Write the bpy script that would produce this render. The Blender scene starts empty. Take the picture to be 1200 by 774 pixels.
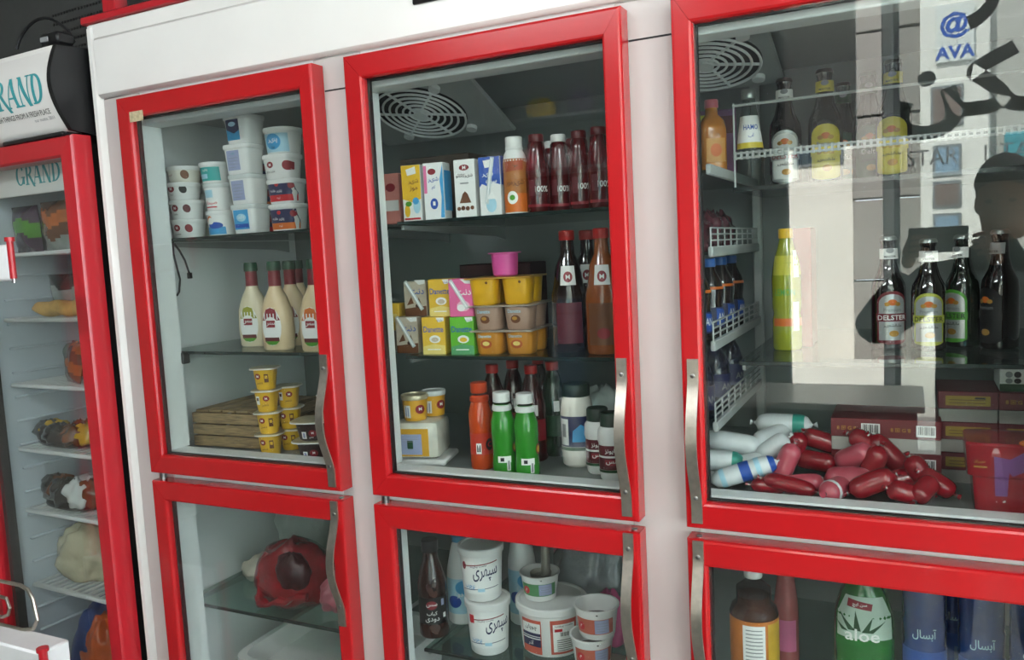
import bpy, bmesh, math, random, unicodedata
from mathutils import Vector, Matrix, geometry
random.seed(7)
sc = bpy.context.scene
COL = sc.collection
PI = math.pi

# ------------------------------------------------------------------ camera
F_PX = 959.1
CAM = Vector((1.7972, -1.4668, 1.523))
YAW, PITCH, ROLL = -0.4562, -0.095, -0.0509
_fw = Vector((math.sin(YAW)*math.cos(PITCH), math.cos(YAW)*math.cos(PITCH), math.sin(PITCH)))
_rt = Vector((math.cos(YAW), -math.sin(YAW), 0))
_up = _rt.cross(_fw)
_r = _rt*math.cos(ROLL) + _up*math.sin(ROLL)
_u = _up*math.cos(ROLL) - _rt*math.sin(ROLL)
cd = bpy.data.cameras.new('camera')
cam = bpy.data.objects.new('camera', cd)
COL.objects.link(cam)
cd.sensor_fit = 'HORIZONTAL'
cd.sensor_width = 36.0
cd.lens = F_PX*36.0/1200.0
cd.clip_start = 0.01
cam.matrix_world = Matrix(((_r.x, _u.x, -_fw.x, CAM.x), (_r.y, _u.y, -_fw.y, CAM.y), (_r.z, _u.z, -_fw.z, CAM.z), (0, 0, 0, 1)))
sc.camera = cam

# ------------------------------------------------------------------ sky, sun, exposure
w = bpy.data.worlds.new('world')
sc.world = w
w.use_nodes = True
nt = w.node_tree
bg = nt.nodes['Background']
bg.inputs['Color'].default_value = (0.86, 0.94, 1.0, 1)
bg.inputs['Strength'].default_value = 11.0
sun = bpy.data.lights.new('sun', 'SUN')
sun.energy = 34.0
sun.angle = 0.01
sun.color = (1.0, 0.95, 0.88)
suno = bpy.data.objects.new('sun', sun)
COL.objects.link(suno)
suno.rotation_euler = Vector((0.30, -0.62, -0.72)).to_track_quat('-Z', 'Y').to_euler()
vs = sc.view_settings
vs.view_transform = 'Standard'
vs.look = 'None'
vs.exposure = -0.3
vs.gamma = 1.0
vs.use_curve_mapping = False
sc.cycles.use_denoising = True
sc.cycles.transparent_max_bounces = 32
sc.cycles.max_bounces = 10
sc.cycles.sample_clamp_indirect = 6.0


def at(px, py, y):
    """the point at depth y that shows at this place of the 1200x774 photograph (survey of positions only)"""
    d = _fw*F_PX + _r*(px-600) + _u*(387-py)
    return CAM + d*((y-CAM.y)/d.y)


def X(px, py, y):
    return at(px, py, y).x


# ------------------------------------------------------------------ materials
def lin(h):
    h = h.lstrip('#')
    out = []
    for i in (0, 2, 4):
        c = int(h[i:i+2], 16)/255
        out.append(c/12.92 if c <= 0.04045 else ((c+0.055)/1.055)**2.4)
    return (*out, 1)


_M = {}


def mat(name, col='#ffffff', rough=0.5, metal=0.0, var=0.06, scale=30.0, bump=0.0, bscale=60.0, spec=0.5, coat=0.0, sss=0.0):
    if name in _M:
        return _M[name]
    m = bpy.data.materials.new(name)
    m.use_nodes = True
    n = m.node_tree
    b = n.nodes['Principled BSDF']
    c = lin(col)
    b.inputs['Roughness'].default_value = rough
    b.inputs['Metallic'].default_value = metal
    b.inputs['Specular IOR Level'].default_value = spec
    b.inputs['Coat Weight'].default_value = coat
    b.inputs['Coat Roughness'].default_value = 0.08
    tc = n.nodes.new('ShaderNodeTexCoord')
    if var > 0:
        ns = n.nodes.new('ShaderNodeTexNoise')
        ns.inputs['Scale'].default_value = scale
        ns.inputs['Detail'].default_value = 4
        n.links.new(tc.outputs['Object'], ns.inputs['Vector'])
        rp = n.nodes.new('ShaderNodeValToRGB')
        rp.color_ramp.elements[0].position = 0.3
        rp.color_ramp.elements[1].position = 0.7
        rp.color_ramp.elements[0].color = tuple(max(0, x*(1-var)) for x in c[:3])+(1,)
        rp.color_ramp.elements[1].color = tuple(min(1, x*(1+var)) for x in c[:3])+(1,)
        n.links.new(ns.outputs['Fac'], rp.inputs['Fac'])
        n.links.new(rp.outputs['Color'], b.inputs['Base Color'])
    else:
        b.inputs['Base Color'].default_value = c
    if bump > 0:
        n2 = n.nodes.new('ShaderNodeTexNoise')
        n2.inputs['Scale'].default_value = bscale
        n2.inputs['Detail'].default_value = 3
        n.links.new(tc.outputs['Object'], n2.inputs['Vector'])
        bp = n.nodes.new('ShaderNodeBump')
        bp.inputs['Strength'].default_value = bump
        bp.inputs['Distance'].default_value = 0.004
        n.links.new(n2.outputs['Fac'], bp.inputs['Height'])
        n.links.new(bp.outputs['Normal'], b.inputs['Normal'])
    _M[name] = m
    return m


def clear(name, tint='#eef4f2', ior=1.5, rough=0.0, dirt=0.0):
    """clear sheet: straight-through transmission plus a Fresnel reflection"""
    if name in _M:
        return _M[name]
    m = bpy.data.materials.new(name)
    m.use_nodes = True
    n = m.node_tree
    n.nodes.clear()
    o = n.nodes.new('ShaderNodeOutputMaterial')
    t = n.nodes.new('ShaderNodeBsdfTransparent')
    t.inputs['Color'].default_value = lin(tint)
    g = n.nodes.new('ShaderNodeBsdfGlossy')
    g.inputs['Roughness'].default_value = rough
    f = n.nodes.new('ShaderNodeFresnel')
    # same reflectance from both sides of the sheet: the node inverts the index on back faces, so feed it the inverse there
    ge = n.nodes.new('ShaderNodeNewGeometry')
    mi_ = n.nodes.new('ShaderNodeMapRange')
    mi_.inputs['To Min'].default_value = ior
    mi_.inputs['To Max'].default_value = 1.0/ior
    n.links.new(ge.outputs['Backfacing'], mi_.inputs['Value'])
    n.links.new(mi_.outputs[0], f.inputs['IOR'])
    mx = n.nodes.new('ShaderNodeMixShader')
    n.links.new(f.outputs[0], mx.inputs[0])
    n.links.new(t.outputs[0], mx.inputs[1])
    n.links.new(g.outputs[0], mx.inputs[2])
    last = mx
    if dirt > 0:   # a thin film of dust and wipe marks
        tc = n.nodes.new('ShaderNodeTexCoord')
        ns = n.nodes.new('ShaderNodeTexNoise')
        ns.inputs['Scale'].default_value = 3.0
        ns.inputs['Detail'].default_value = 6
        n.links.new(tc.outputs['Object'], ns.inputs['Vector'])
        mr = n.nodes.new('ShaderNodeMapRange')
        mr.inputs['From Min'].default_value = 0.35
        mr.inputs['From Max'].default_value = 0.75
        mr.inputs['To Min'].default_value = 0.0
        mr.inputs['To Max'].default_value = dirt
        n.links.new(ns.outputs['Fac'], mr.inputs['Value'])
        df = n.nodes.new('ShaderNodeBsdfDiffuse')
        df.inputs['Color'].default_value = (0.7, 0.72, 0.72, 1)
        m2 = n.nodes.new('ShaderNodeMixShader')
        n.links.new(mr.outputs[0], m2.inputs[0])
        n.links.new(mx.outputs[0], m2.inputs[1])
        n.links.new(df.outputs[0], m2.inputs[2])
        last = m2
    n.links.new(last.outputs[0], o.inputs['Surface'])
    _M[name] = m
    return m


def emit(name, col, strength):
    if name in _M:
        return _M[name]
    m = bpy.data.materials.new(name)
    m.use_nodes = True
    b = m.node_tree.nodes['Principled BSDF']
    b.inputs['Base Color'].default_value = lin(col)
    b.inputs['Emission Color'].default_value = lin(col)
    b.inputs['Emission Strength'].default_value = strength
    _M[name] = m
    return m


def wood(name, c1, c2, scale=18):
    if name in _M:
        return _M[name]
    m = mat(name, c1, 0.65, var=0)
    n = m.node_tree
    b = n.nodes['Principled BSDF']
    tc = n.nodes.new('ShaderNodeTexCoord')
    mp = n.nodes.new('ShaderNodeMapping')
    mp.inputs['Scale'].default_value = (1.5, 1.5, 14)
    wv = n.nodes.new('ShaderNodeTexNoise')
    wv.inputs['Scale'].default_value = scale
    wv.inputs['Detail'].default_value = 5
    rp = n.nodes.new('ShaderNodeValToRGB')
    rp.color_ramp.elements[0].color = lin(c1)
    rp.color_ramp.elements[1].color = lin(c2)
    rp.color_ramp.elements[0].position = 0.3
    rp.color_ramp.elements[1].position = 0.7
    n.links.new(tc.outputs['Object'], mp.inputs['Vector'])
    n.links.new(mp.outputs['Vector'], wv.inputs['Vector'])
    n.links.new(wv.outputs['Fac'], rp.inputs['Fac'])
    n.links.new(rp.outputs['Color'], b.inputs['Base Color'])
    return m


RED = mat('red_lacquer', '#b4171c', 0.22, var=0.05, scale=6, coat=0.35)
RED2 = mat('dark_red_lacquer', '#b8202a', 0.3, var=0.06, scale=6, coat=0.25)
WHITE = mat('white_enamel', '#e9e8e4', 0.32, var=0.03, scale=4)
WHITE2 = mat('white_liner', '#e6eae9', 0.45, var=0.05, scale=5)
STILE = mat('grey_white_stile', '#c6c0bd', 0.4, var=0.03, scale=4)
JAMB = mat('white_jamb', '#f0f3f2', 0.4, var=0.02)
LINER = mat('grey_liner', '#a4aaa8', 0.5, var=0.06, scale=4)
FLOORL = mat('grey_floor_plate', '#787e7c', 0.35, var=0.12, scale=8)
GASKET = mat('black_rubber', '#15181a', 0.6)
SPACER = mat('aluminium_spacer', '#a9afae', 0.4, 0.3)
STEEL = mat('brushed_steel', '#b9b4a8', 0.36, 0.95, var=0.1, scale=80)
SCREW = mat('screw_steel', '#9a9a98', 0.3, 1.0)
BLACK = mat('black_plastic', '#101113', 0.35)
BLACKM = mat('black_matt', '#1c1d1e', 0.7)
GLASS = clear('door_glass', '#f9fcfb', 1.62, dirt=0.008)
SHELFG = clear('shelf_glass', '#cfe0da', 1.5)
SHELFE = mat('shelf_glass_edge', '#1d2b28', 0.2)
W = mat('white_plastic', '#e8e8e6', 0.38, var=0.03)
WG = mat('warm_white_plastic', '#e4e0d6', 0.4, var=0.04)
BLK = mat('print_black', '#141416', 0.5, var=0)
DKR = mat('print_dark_red', '#8a1424', 0.45, var=0)
REDP = mat('print_red', '#c8202a', 0.45, var=0)
BLUE = mat('print_blue', '#1f4fa8', 0.45, var=0)
SKY = mat('print_sky', '#3f9bd0', 0.45, var=0.1)
NAVY = mat('print_navy', '#1c2350', 0.4, var=0.05)
TEAL = mat('print_teal', '#2f9f9c', 0.45, var=0.05)
LILAC = mat('print_lilac', '#9aa2c4', 0.5, var=0.1)
LTBL = mat('print_light_blue', '#a8d2e4', 0.45, var=0.08)
YEL = mat('print_yellow', '#e8b92a', 0.42, var=0.06)
ORG = mat('print_orange', '#d2691c', 0.45, var=0.06)
GRN = mat('print_green', '#4f9a2e', 0.45, var=0.06)
DGRN = mat('print_dark_green', '#1f4a2a', 0.45, var=0.05)
PWH = mat('print_white', '#efefec', 0.45, var=0)
PGR = mat('print_grey', '#8d9092', 0.5, var=0.05)
PINKP = mat('print_pink', '#dd6f9c', 0.45, var=0.06)
MAROON = mat('print_maroon', '#5c1520', 0.5, var=0.08)
GOLD = mat('print_gold', '#b98a3c', 0.4, 0.3, var=0.05)
SILV = mat('print_silver', '#b8bcbc', 0.32, 0.5, var=0.06)
BRN = mat('print_brown', '#6a3d1e', 0.5, var=0.08)


# ------------------------------------------------------------------ mesh helpers
class MB:
    def __init__(self):
        self.bm = bmesh.new()
        self.mats = []

    def mi(self, m):
        if m not in self.mats:
            self.mats.append(m)
        return self.mats.index(m)

    def box(self, x0, x1, y0, y1, z0, z1, m, bev=0.0, seg=1, rot=None):
        bm = self.bm
        r = bmesh.ops.create_cube(bm, size=1.0)
        vs_ = r['verts']
        c = Vector(((x0+x1)/2, (y0+y1)/2, (z0+z1)/2))
        s = Vector((abs(x1-x0), abs(y1-y0), abs(z1-z0)))
        for v in vs_:
            v.co = Vector((v.co.x*s.x, v.co.y*s.y, v.co.z*s.z))
        k = self.mi(m)
        fs = {f for v in vs_ for f in v.link_faces}
        if bev > 0:
            es = list({e for v in vs_ for e in v.link_edges})
            rb = bmesh.ops.bevel(bm, geom=es, offset=min(bev, 0.45*min(s)), segments=seg, affect='EDGES', profile=0.5)
            vs_ = list({v for f in rb['faces'] for v in f.verts} | {v for v in vs_ if v.is_valid})
            fs = {f for v in vs_ for f in v.link_faces}
        for f in fs:
            f.material_index = k
            f.smooth = True
        mm = Matrix.Translation(c)
        if rot is not None:
            mm = mm @ rot
        bmesh.ops.transform(bm, matrix=mm, verts=vs_)
        return vs_

    def face(self, pts, m, smooth=False):
        vv = [self.bm.verts.new(p) for p in pts]
        f = self.bm.faces.new(vv)
        f.material_index = self.mi(m)
        f.smooth = smooth
        return f

    def rings(self, rings, m, cap0=True, cap1=True, closed=True):
        """rings: list of equal-length point lists, bridged in order"""
        k = self.mi(m)
        R = [[self.bm.verts.new(p) for p in ring] for ring in rings]
        n = len(R[0])
        for a, b in zip(R, R[1:]):
            for i in range(n if closed else n-1):
                j = (i+1) % n
                f = self.bm.faces.new((a[i], a[j], b[j], b[i]))
                f.material_index = k
                f.smooth = True
        if cap0:
            f = self.bm.faces.new(list(reversed(R[0])))
            f.material_index = k
        if cap1:
            f = self.bm.faces.new(R[-1])
            f.material_index = k
        return R

    def lathe(self, prof, m, seg=24, cap0=True, cap1=True, c=(0, 0, 0)):
        self.rings([[Vector((c[0]+r*math.cos(2*PI*i/seg), c[1]+r*math.sin(2*PI*i/seg), c[2]+z)) for i in range(seg)] for r, z in prof], m, cap0, cap1)

    def tube(self, pts, r, m, seg=8, closed=False, caps=True):
        pts = [Vector(p) for p in pts]
        n = len(pts)
        rr = r if isinstance(r, (list, tuple)) else [r]*n
        rings = []
        prev = None
        for i, p in enumerate(pts):
            if closed:
                t = (pts[(i+1) % n]-pts[i-1]).normalized()
            else:
                t = (pts[min(i+1, n-1)]-pts[max(i-1, 0)]).normalized()
            if prev is None:
                a = Vector((0, 0, 1)) if abs(t.z) < 0.9 else Vector((1, 0, 0))
                u = t.cross(a).normalized()
            else:
                u = (prev - t*prev.dot(t)).normalized()
            prev = u
            v = t.cross(u)
            rings.append([p+(u*math.cos(2*PI*k/seg)+v*math.sin(2*PI*k/seg))*rr[i] for k in range(seg)])
        if closed:
            rings.append(rings[0])
            self.rings(rings, m, False, False)
        else:
            self.rings(rings, m, caps, caps)

    def build(self, name, parent=None, loc=None, ang=40):
        bmesh.ops.recalc_face_normals(self.bm, faces=self.bm.faces)
        me = bpy.data.meshes.new(name)
        self.bm.to_mesh(me)
        self.bm.free()
        for m in self.mats:
            me.materials.append(m)
        try:
            me.set_sharp_from_angle(angle=math.radians(ang))
        except Exception:
            pass
        o = bpy.data.objects.new(name, me)
        COL.objects.link(o)
        if parent is not None:
            o.parent = parent
        if loc is not None:
            o.location = loc
        return o


def tag(o, label, cat, group=None):
    o['label'] = label
    o['category'] = cat
    if group:
        o['group'] = group
    return o


def thing(name, label, cat, loc=(0, 0, 0), rz=0.0, group=None):
    o = bpy.data.objects.new(name, None)
    COL.objects.link(o)
    o.empty_display_size = 0.02
    o.location = loc
    o.rotation_euler = (0, 0, rz)
    return tag(o, label, cat, group)


def node(name, parent=None):
    o = bpy.data.objects.new(name, None)
    COL.objects.link(o)
    o.empty_display_size = 0.02
    o.parent = parent
    return o


def struct(o):
    o['kind'] = 'structure'
    return o


def smoothall(mb):
    for f in mb.bm.faces:
        f.smooth = True


# ------------------------------------------------------------------ lettering
_forms = {}
for cp in list(range(0xFB50, 0xFBFF)) + list(range(0xFE80, 0xFEFD)):
    d = unicodedata.decomposition(chr(cp)).split()
    if len(d) == 2 and d[0] in ('<isolated>', '<final>', '<initial>', '<medial>'):
        _forms.setdefault(chr(int(d[1], 16)), {})[d[0][1:-1]] = chr(cp)


def shape(s):
    """joins Perso-Arabic letters and puts them in visual order"""
    if not any('\u0600' <= c <= '\u06ff' for c in s):
        return s
    out = []
    for i, c in enumerate(s):
        f = _forms.get(c)
        if not f:
            out.append(c)
            continue
        pv = i > 0 and 'initial' in _forms.get(s[i-1], {})
        nx = i < len(s)-1 and s[i+1] in _forms and 'final' in _forms[s[i+1]] and 'initial' in f
        k = 'medial' if pv and nx else 'final' if pv else 'initial' if nx else 'isolated'
        out.append(f.get(k, f.get('isolated', c)))
    return ''.join(reversed(out))


_T = {}


def text2d(s, bold=0.0):
    key = (s, bold)
    if key in _T:
        return _T[key]
    c = bpy.data.curves.new('lettering', 'FONT')
    c.body = shape(s)
    c.resolution_u = 2
    c.offset = bold
    o = bpy.data.objects.new('lettering', c)
    COL.objects.link(o)
    dg = bpy.context.evaluated_depsgraph_get()
    ev = o.evaluated_get(dg)
    me = ev.to_mesh()
    V = [(v.co.x, v.co.y) for v in me.vertices]
    Fc = [tuple(p.vertices) for p in me.polygons]
    ev.to_mesh_clear()
    bpy.data.objects.remove(o)
    bpy.data.curves.remove(c)
    if V:
        x0, x1 = min(v[0] for v in V), max(v[0] for v in V)
        y0, y1 = min(v[1] for v in V), max(v[1] for v in V)
        V = [(v[0]-(x0+x1)/2, v[1]-(y0+y1)/2) for v in V]
        r = (V, Fc, x1-x0, y1-y0)
    else:
        r = ([], [], 1, 1)
    _T[key] = r
    return r


# ------------------------------------------------------------------ surfaces that labels are printed on
class Round:
    """round or rounded-rectangular body given by rings (z, half width, half depth, squareness)"""
    def __init__(self, rings):
        self.r = sorted(rings, key=lambda q: q[0])

    def ev(self, z):
        r = self.r
        if z <= r[0][0]:
            return r[0][1:]
        for a, b in zip(r, r[1:]):
            if z <= b[0]:
                t = 0 if b[0] == a[0] else (z-a[0])/(b[0]-a[0])
                return tuple(a[k]+(b[k]-a[k])*t for k in (1, 2, 3))
        return r[-1][1:]

    def __call__(self, u, z, off, face='front'):
        hx, hy, n = self.ev(z)
        turn = {'front': 0, 'right': 1, 'back': 2, 'left': 3}[face]
        if turn % 2:
            hx, hy = hy, hx
        if n < 2.75:
            th = u/max(hx, 1e-4)
            sn, cs = math.sin(th), math.cos(th)
            k = 1.0/((abs(sn)**n+abs(cs)**n)**(1.0/n))
            p = Vector(((hx*k+off)*sn, -(hy*k+off)*cs, z))
        else:
            t = max(-0.999, min(0.999, u/hx))
            p = Vector((t*(hx+off), -(hy+off)*(1-abs(t)**n)**(1/n), z))
        for _ in range(turn):
            p = Vector((-p.y, p.x, p.z))
        return p


class Slab:
    """upright box, label faces front / right / left / top"""
    def __init__(self, hx, hy, h):
        self.s = (hx, hy, h)

    def __call__(self, u, z, off, face='front'):
        hx, hy, h = self.s
        if face == 'front':
            return Vector((u, -hy-off, z))
        if face == 'right':
            return Vector((hx+off, u, z))
        if face == 'left':
            return Vector((-hx-off, -u, z))
        return Vector((u, z, h+off))


def refine(V, T, lim):
    """splits 2D triangles until no edge is longer than lim, so print follows a curved surface"""
    V = list(V)
    cache = {}
    def mid(a, b):
        k = (min(a, b), max(a, b))
        if k not in cache:
            V.append(((V[a][0]+V[b][0])/2, (V[a][1]+V[b][1])/2))
            cache[k] = len(V)-1
        return cache[k]
    out, todo = [], list(T)
    while todo:
        a, b, c = todo.pop()
        L = sorted(((math.dist(V[p], V[q]), p, q, r) for p, q, r in ((a, b, c), (b, c, a), (c, a, b))), key=lambda e: -e[0])
        d, p, q, r = L[0]
        if d <= lim or len(out)+len(todo) > 1500:
            out.append((a, b, c))
        else:
            m = mid(p, q)
            todo += [(p, m, r), (m, q, r)]
    return V, out


def tris(V, faces):
    out = []
    for f in faces:
        if len(f) == 3:
            out.append(tuple(f))
        else:
            for t in geometry.tessellate_polygon([[Vector((V[i][0], V[i][1], 0)) for i in f]]):
                out.append(tuple(f[i] for i in t))
    return out


def put(mb, V, T, fn, m):
    km = mb.mi(m)
    vv = [mb.bm.verts.new(fn(*p)) for p in V]
    for f in T:
        try:
            q = mb.bm.faces.new([vv[j] for j in f])
            q.material_index = km
        except ValueError:
            pass


def decals(surf, items, parent, name='label'):
    """items: ('R',u0,u1,z0,z1,mat) ('E',u,z,ru,rz,mat) ('T',text,u,z,height,mat[,max width[,slant]]) ('P',pts,mat) ('F',face)"""
    face = 'front'
    base, rest = MB(), MB()
    first = True
    i = 0
    nrest = 0
    for it in items:
        if it[0] == 'F':
            face = it[1]
            continue
        off = 0.0004 + 0.00022*i
        i += 1
        mb = base if first else rest
        if not first:
            nrest += 1
        first = False
        if it[0] == 'R':
            _, u0, u1, z0, z1, m = it
            nu = max(1, int(abs(u1-u0)/0.006))
            nz = max(1, int(abs(z1-z0)/0.01))
            g = [[surf(u0+(u1-u0)*a/nu, z0+(z1-z0)*b/nz, off, face) for a in range(nu+1)] for b in range(nz+1)]
            mb.rings(g, m, False, False, closed=False)
        elif it[0] == 'E':
            _, u, z, ru, rz, m = it
            k = 18
            g = []
            nr = max(3, int(max(ru, rz)/0.004))
            for s in [0.02]+[(q+1)/nr for q in range(nr)]:
                g.append([surf(u+ru*s*math.cos(2*PI*a/k), z+rz*s*math.sin(2*PI*a/k), off, face) for a in range(k)])
            mb.rings(g, m, True, False)
        elif it[0] == 'P':
            V, T = refine(it[1], tris(it[1], [tuple(range(len(it[1])))]), 0.006)
            put(mb, V, T, lambda a, b: surf(a, b, off, face), it[2])
        elif it[0] == 'T':
            s, u, z, h, m = it[1:6]
            V, Fc, tw, th = text2d(s, 0.012)
            k = h/max(th, 1e-3)
            kx = k
            if len(it) > 6 and it[6] and tw*k > it[6]:
                kx = it[6]/tw
            sl = it[7] if len(it) > 7 else 0.0
            V2 = [(u+x*kx, z+y*k+x*kx*sl) for x, y in V]
            T2 = tris(V2, Fc)
            if h > 0.009:
                V2, T2 = refine(V2, T2, 0.007)
            put(mb, V2, T2, lambda a, b: surf(a, b, off, face), m)
    lab = base.build(name, parent)
    if nrest:
        rest.build('print', lab)
    else:
        rest.bm.free()
    return lab


def ring_pts(z, hx, hy, n, seg=28):
    out = []
    for i in range(seg):
        t = 2*PI*i/seg
        c, s = math.cos(t), math.sin(t)
        e = 2.0/n
        out.append(Vector((hx*math.copysign(abs(c)**e, c), hy*math.copysign(abs(s)**e, s), z)))
    return out


def loft(rings, m, name, parent, cap0=True, cap1=True, seg=28, ang=40):
    mb = MB()
    mb.rings([ring_pts(z, hx, hy, n, seg) for z, hx, hy, n in rings], m, cap0, cap1)
    return mb.build(name, parent, ang=ang)


def logo(u, z, r, m=DKR):
    return [('E', u, z, r*1.25, r, m), ('T', 'M', u, z, r*0.9, PWH, r*1.3)]


def barcode(u0, z0, w_, h_):
    out = [('R', u0, u0+w_, z0, z0+h_, PWH)]
    x = u0+w_*0.1
    k = 0
    while x < u0+w_*0.88:
        bw = w_*(0.035, 0.07, 0.05)[k % 3]
        out.append(('R', x, x+bw, z0+h_*0.2, z0+h_*0.92, BLK))
        x += bw+w_*(0.04, 0.06, 0.035)[(k*2) % 3]
        k += 1
    return out


def lines(u0, u1, z, n, dz, m=PGR, t=0.0011):
    return [('R', u0, u1-(0.25*(u1-u0) if k == n-1 else 0), z-k*dz-t, z-k*dz, m) for k in range(n)]

# ================================================================== the setting
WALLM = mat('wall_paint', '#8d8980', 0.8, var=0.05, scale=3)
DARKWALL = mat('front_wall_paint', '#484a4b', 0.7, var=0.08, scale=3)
FLOORM = mat('floor_tile', '#6f6b65', 0.35, var=0.1, scale=5)
CEILM = mat('ceiling_paint', '#a9a8a4', 0.8, var=0.03)
FRAMEW = mat('window_frame_paint', '#dfe2e0', 0.4, var=0.04)
FRAMEG = mat('window_frame_grey', '#7c8082', 0.45, var=0.05)
SHUT = mat('grey_shutter', '#9a9691', 0.5, var=0.06, scale=5)
WINGL = clear('shop_window_glass', '#f4f7f6', 1.45)
YF = -3.45     # inner face of the shop front
XL, XR = -2.2, 4.4


def slab(name, x0, x1, y0, y1, z0, z1, m, bev=0.0):
    b = MB()
    b.box(x0, x1, y0, y1, z0, z1, m, bev)
    return struct(b.build(name))


slab('floor', XL, XR, YF, 0.85, -0.1, 0.0, FLOORM)
slab('ceiling', XL, XR, YF, 0.85, 2.95, 3.05, CEILM)
slab('wall_back', XL, XR, 0.85, 0.95, -0.1, 3.05, WALLM)
slab('wall_left', XL-0.1, XL, YF-0.1, 0.95, -0.1, 3.05, WALLM)
b = MB()
b.box(XR, XR+0.1, YF-0.1, -3.25, -0.1, 3.05, WALLM)
b.box(XR, XR+0.1, 0.0, 0.95, -0.1, 3.05, WALLM)
b.box(XR, XR+0.1, -3.25, 0.0, -0.1, 0.45, WALLM)
b.box(XR, XR+0.1, -3.25, 0.0, 2.75, 3.05, WALLM)
struct(b.build('wall_right'))
w3 = MB()      # the side window that lights the aisle from the right
w3.box(XR+0.03, XR+0.036, -3.25, 0.0, 0.45, 2.75, WINGL)
w3 = struct(w3.build('window_3'))
for yy in (-3.25, -2.2, -1.1, -0.05):
    g = MB(); g.box(XR, XR+0.08, yy, yy+0.05, 0.45, 2.75, FRAMEW, 0.004); g.build('window_frame', w3)
# shop front: solid part, header above the doorway, sill and lintel of the window
b = MB()
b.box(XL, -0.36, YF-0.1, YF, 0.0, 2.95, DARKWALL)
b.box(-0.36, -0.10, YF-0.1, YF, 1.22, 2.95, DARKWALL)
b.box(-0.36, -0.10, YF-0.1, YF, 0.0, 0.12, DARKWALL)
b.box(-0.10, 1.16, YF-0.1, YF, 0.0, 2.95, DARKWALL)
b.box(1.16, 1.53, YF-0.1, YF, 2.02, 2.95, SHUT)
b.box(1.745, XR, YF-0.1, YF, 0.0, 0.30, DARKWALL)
struct(b.build('wall_front'))
b = MB()
b.box(1.66, 1.715, YF-0.1, YF+0.02, 0.0, 2.95, FRAMEW, 0.006)
struct(b.build('trim_1'))
b = MB()
b.box(1.715, 1.745, YF-0.08, YF+0.0, 0.0, 2.95, FRAMEG, 0.004)
struct(b.build('trim_2'))
win = MB()
win.box(1.745, XR, YF-0.07, YF-0.064, 0.30, 2.95, WINGL)
win = struct(win.build('window_1'))
for xx in (3.1,):
    g = MB()
    g.box(xx, xx+0.05, YF-0.1, YF-0.03, 0.3, 2.95, FRAMEW, 0.005)
    g.build('window_frame', win)
w2 = MB()
w2.box(-0.36, -0.10, YF-0.06, YF-0.054, 0.12, 1.22, WINGL)
w2 = struct(w2.build('window_2'))
for q in ((-0.36, -0.34, 0.12, 1.22), (-0.12, -0.10, 0.12, 1.22), (-0.34, -0.12, 1.20, 1.22)):
    g = MB(); g.box(q[0], q[1], YF-0.09, YF-0.02, q[2], q[3], FRAMEG, 0.003); g.build('window_frame', w2)

# lettering stuck on the shop window, read from the street
def flat_text(s, x, y, z, h, m, maxw=None, bold=0.0, name='lettering', parent=None, thick=0.0015, w_=None):
    V, Fc, tw, th = text2d(s, bold)
    k = h/th
    kx = k
    if maxw and tw*k > maxw:
        kx = maxw/tw
    if w_:
        kx = w_/tw
    mb = MB()
    km = mb.mi(m)
    vv = [mb.bm.verts.new((x+a*kx, y, z+c*k)) for a, c in V]
    fs = []
    for f in Fc:
        try:
            q = mb.bm.faces.new([vv[j] for j in f])
            q.material_index = km
            fs.append(q)
        except ValueError:
            pass
    r = bmesh.ops.extrude_face_region(mb.bm, geom=fs)
    bmesh.ops.translate(mb.bm, verts=[e for e in r['geom'] if isinstance(e, bmesh.types.BMVert)], vec=(0, thick, 0))
    return mb.build(name, parent)


STICK = mat('black_vinyl', '#08090a', 0.4, var=0)
WVINYL = mat('white_vinyl', '#f2f2f0', 0.5, var=0)
o = flat_text('لکن', 2.07, YF-0.062, 2.24, 0.46, STICK, bold=0.042, name='window_lettering', w_=0.72)
tag(o, 'big black vinyl word stuck on the shop window above the photographer', 'lettering')
o = flat_text('ر', 2.14, YF-0.062, 2.72, 0.34, STICK, bold=0.03, name='window_lettering', w_=0.16)
tag(o, 'black vinyl letter at the very top of the shop window', 'lettering')
o = flat_text('ISTAR', 1.89, YF-0.062, 1.915, 0.085, WVINYL, name='window_lettering', w_=0.27)
tag(o, 'thin white capital word on the shop window, nearer the doorway', 'lettering')
o = flat_text('ISTAR', 2.28, YF-0.062, 1.915, 0.085, WVINYL, name='window_lettering', w_=0.27)
tag(o, 'thin white capital word on the shop window, farther from the doorway', 'lettering')

# the street outside
PAVE = mat('street_paving', '#c9c6bd', 0.85, var=0.1, scale=2)
FAC = mat('facade_stone', '#ded9cf', 0.85, var=0.08, scale=1.5)
FACG = mat('facade_grey', '#b4b2ac', 0.85, var=0.1, scale=1.5)
WINDARK = mat('far_window_glass', '#39434a', 0.15, var=0.1)
TEALS = mat('teal_sign', '#3f93a0', 0.5, var=0.05)
slab('ground', -14, 18, -16, YF-0.1, -0.14, -0.04, PAVE)
FACS = mat('facade_cladding', '#8f8983', 0.8, var=0.08, scale=2)
FACW = mat('facade_white', '#eceae4', 0.8, var=0.04, scale=2)
fac = thing('building', 'pale stone building across the street behind the shop window', 'building', (0, -9.6, 0))
b = MB()
b.box(-9, 1.15, -0.5, 0, -0.04, 8, FAC)
b.build('wall', fac)
b = MB()
b.box(2.62, 11, -0.5, -0.12, -0.04, 8, FACG)
b.build('wall', fac)
b = MB()
b.box(1.90, 2.62, -0.5, 0.06, -0.04, 8, FACW, 0.02)
b.build('pilaster', fac)
for k in range(8):      # grey cladding slabs with open joints
    b = MB()
    b.box(1.15, 1.90, -0.4, 0.02, -0.04+k*1.0, 0.93+k*1.0, FACS, 0.008)
    b.build('cladding_slab', fac)
BRW = mat('brown_blind', '#6d5a55', 0.6)
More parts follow.
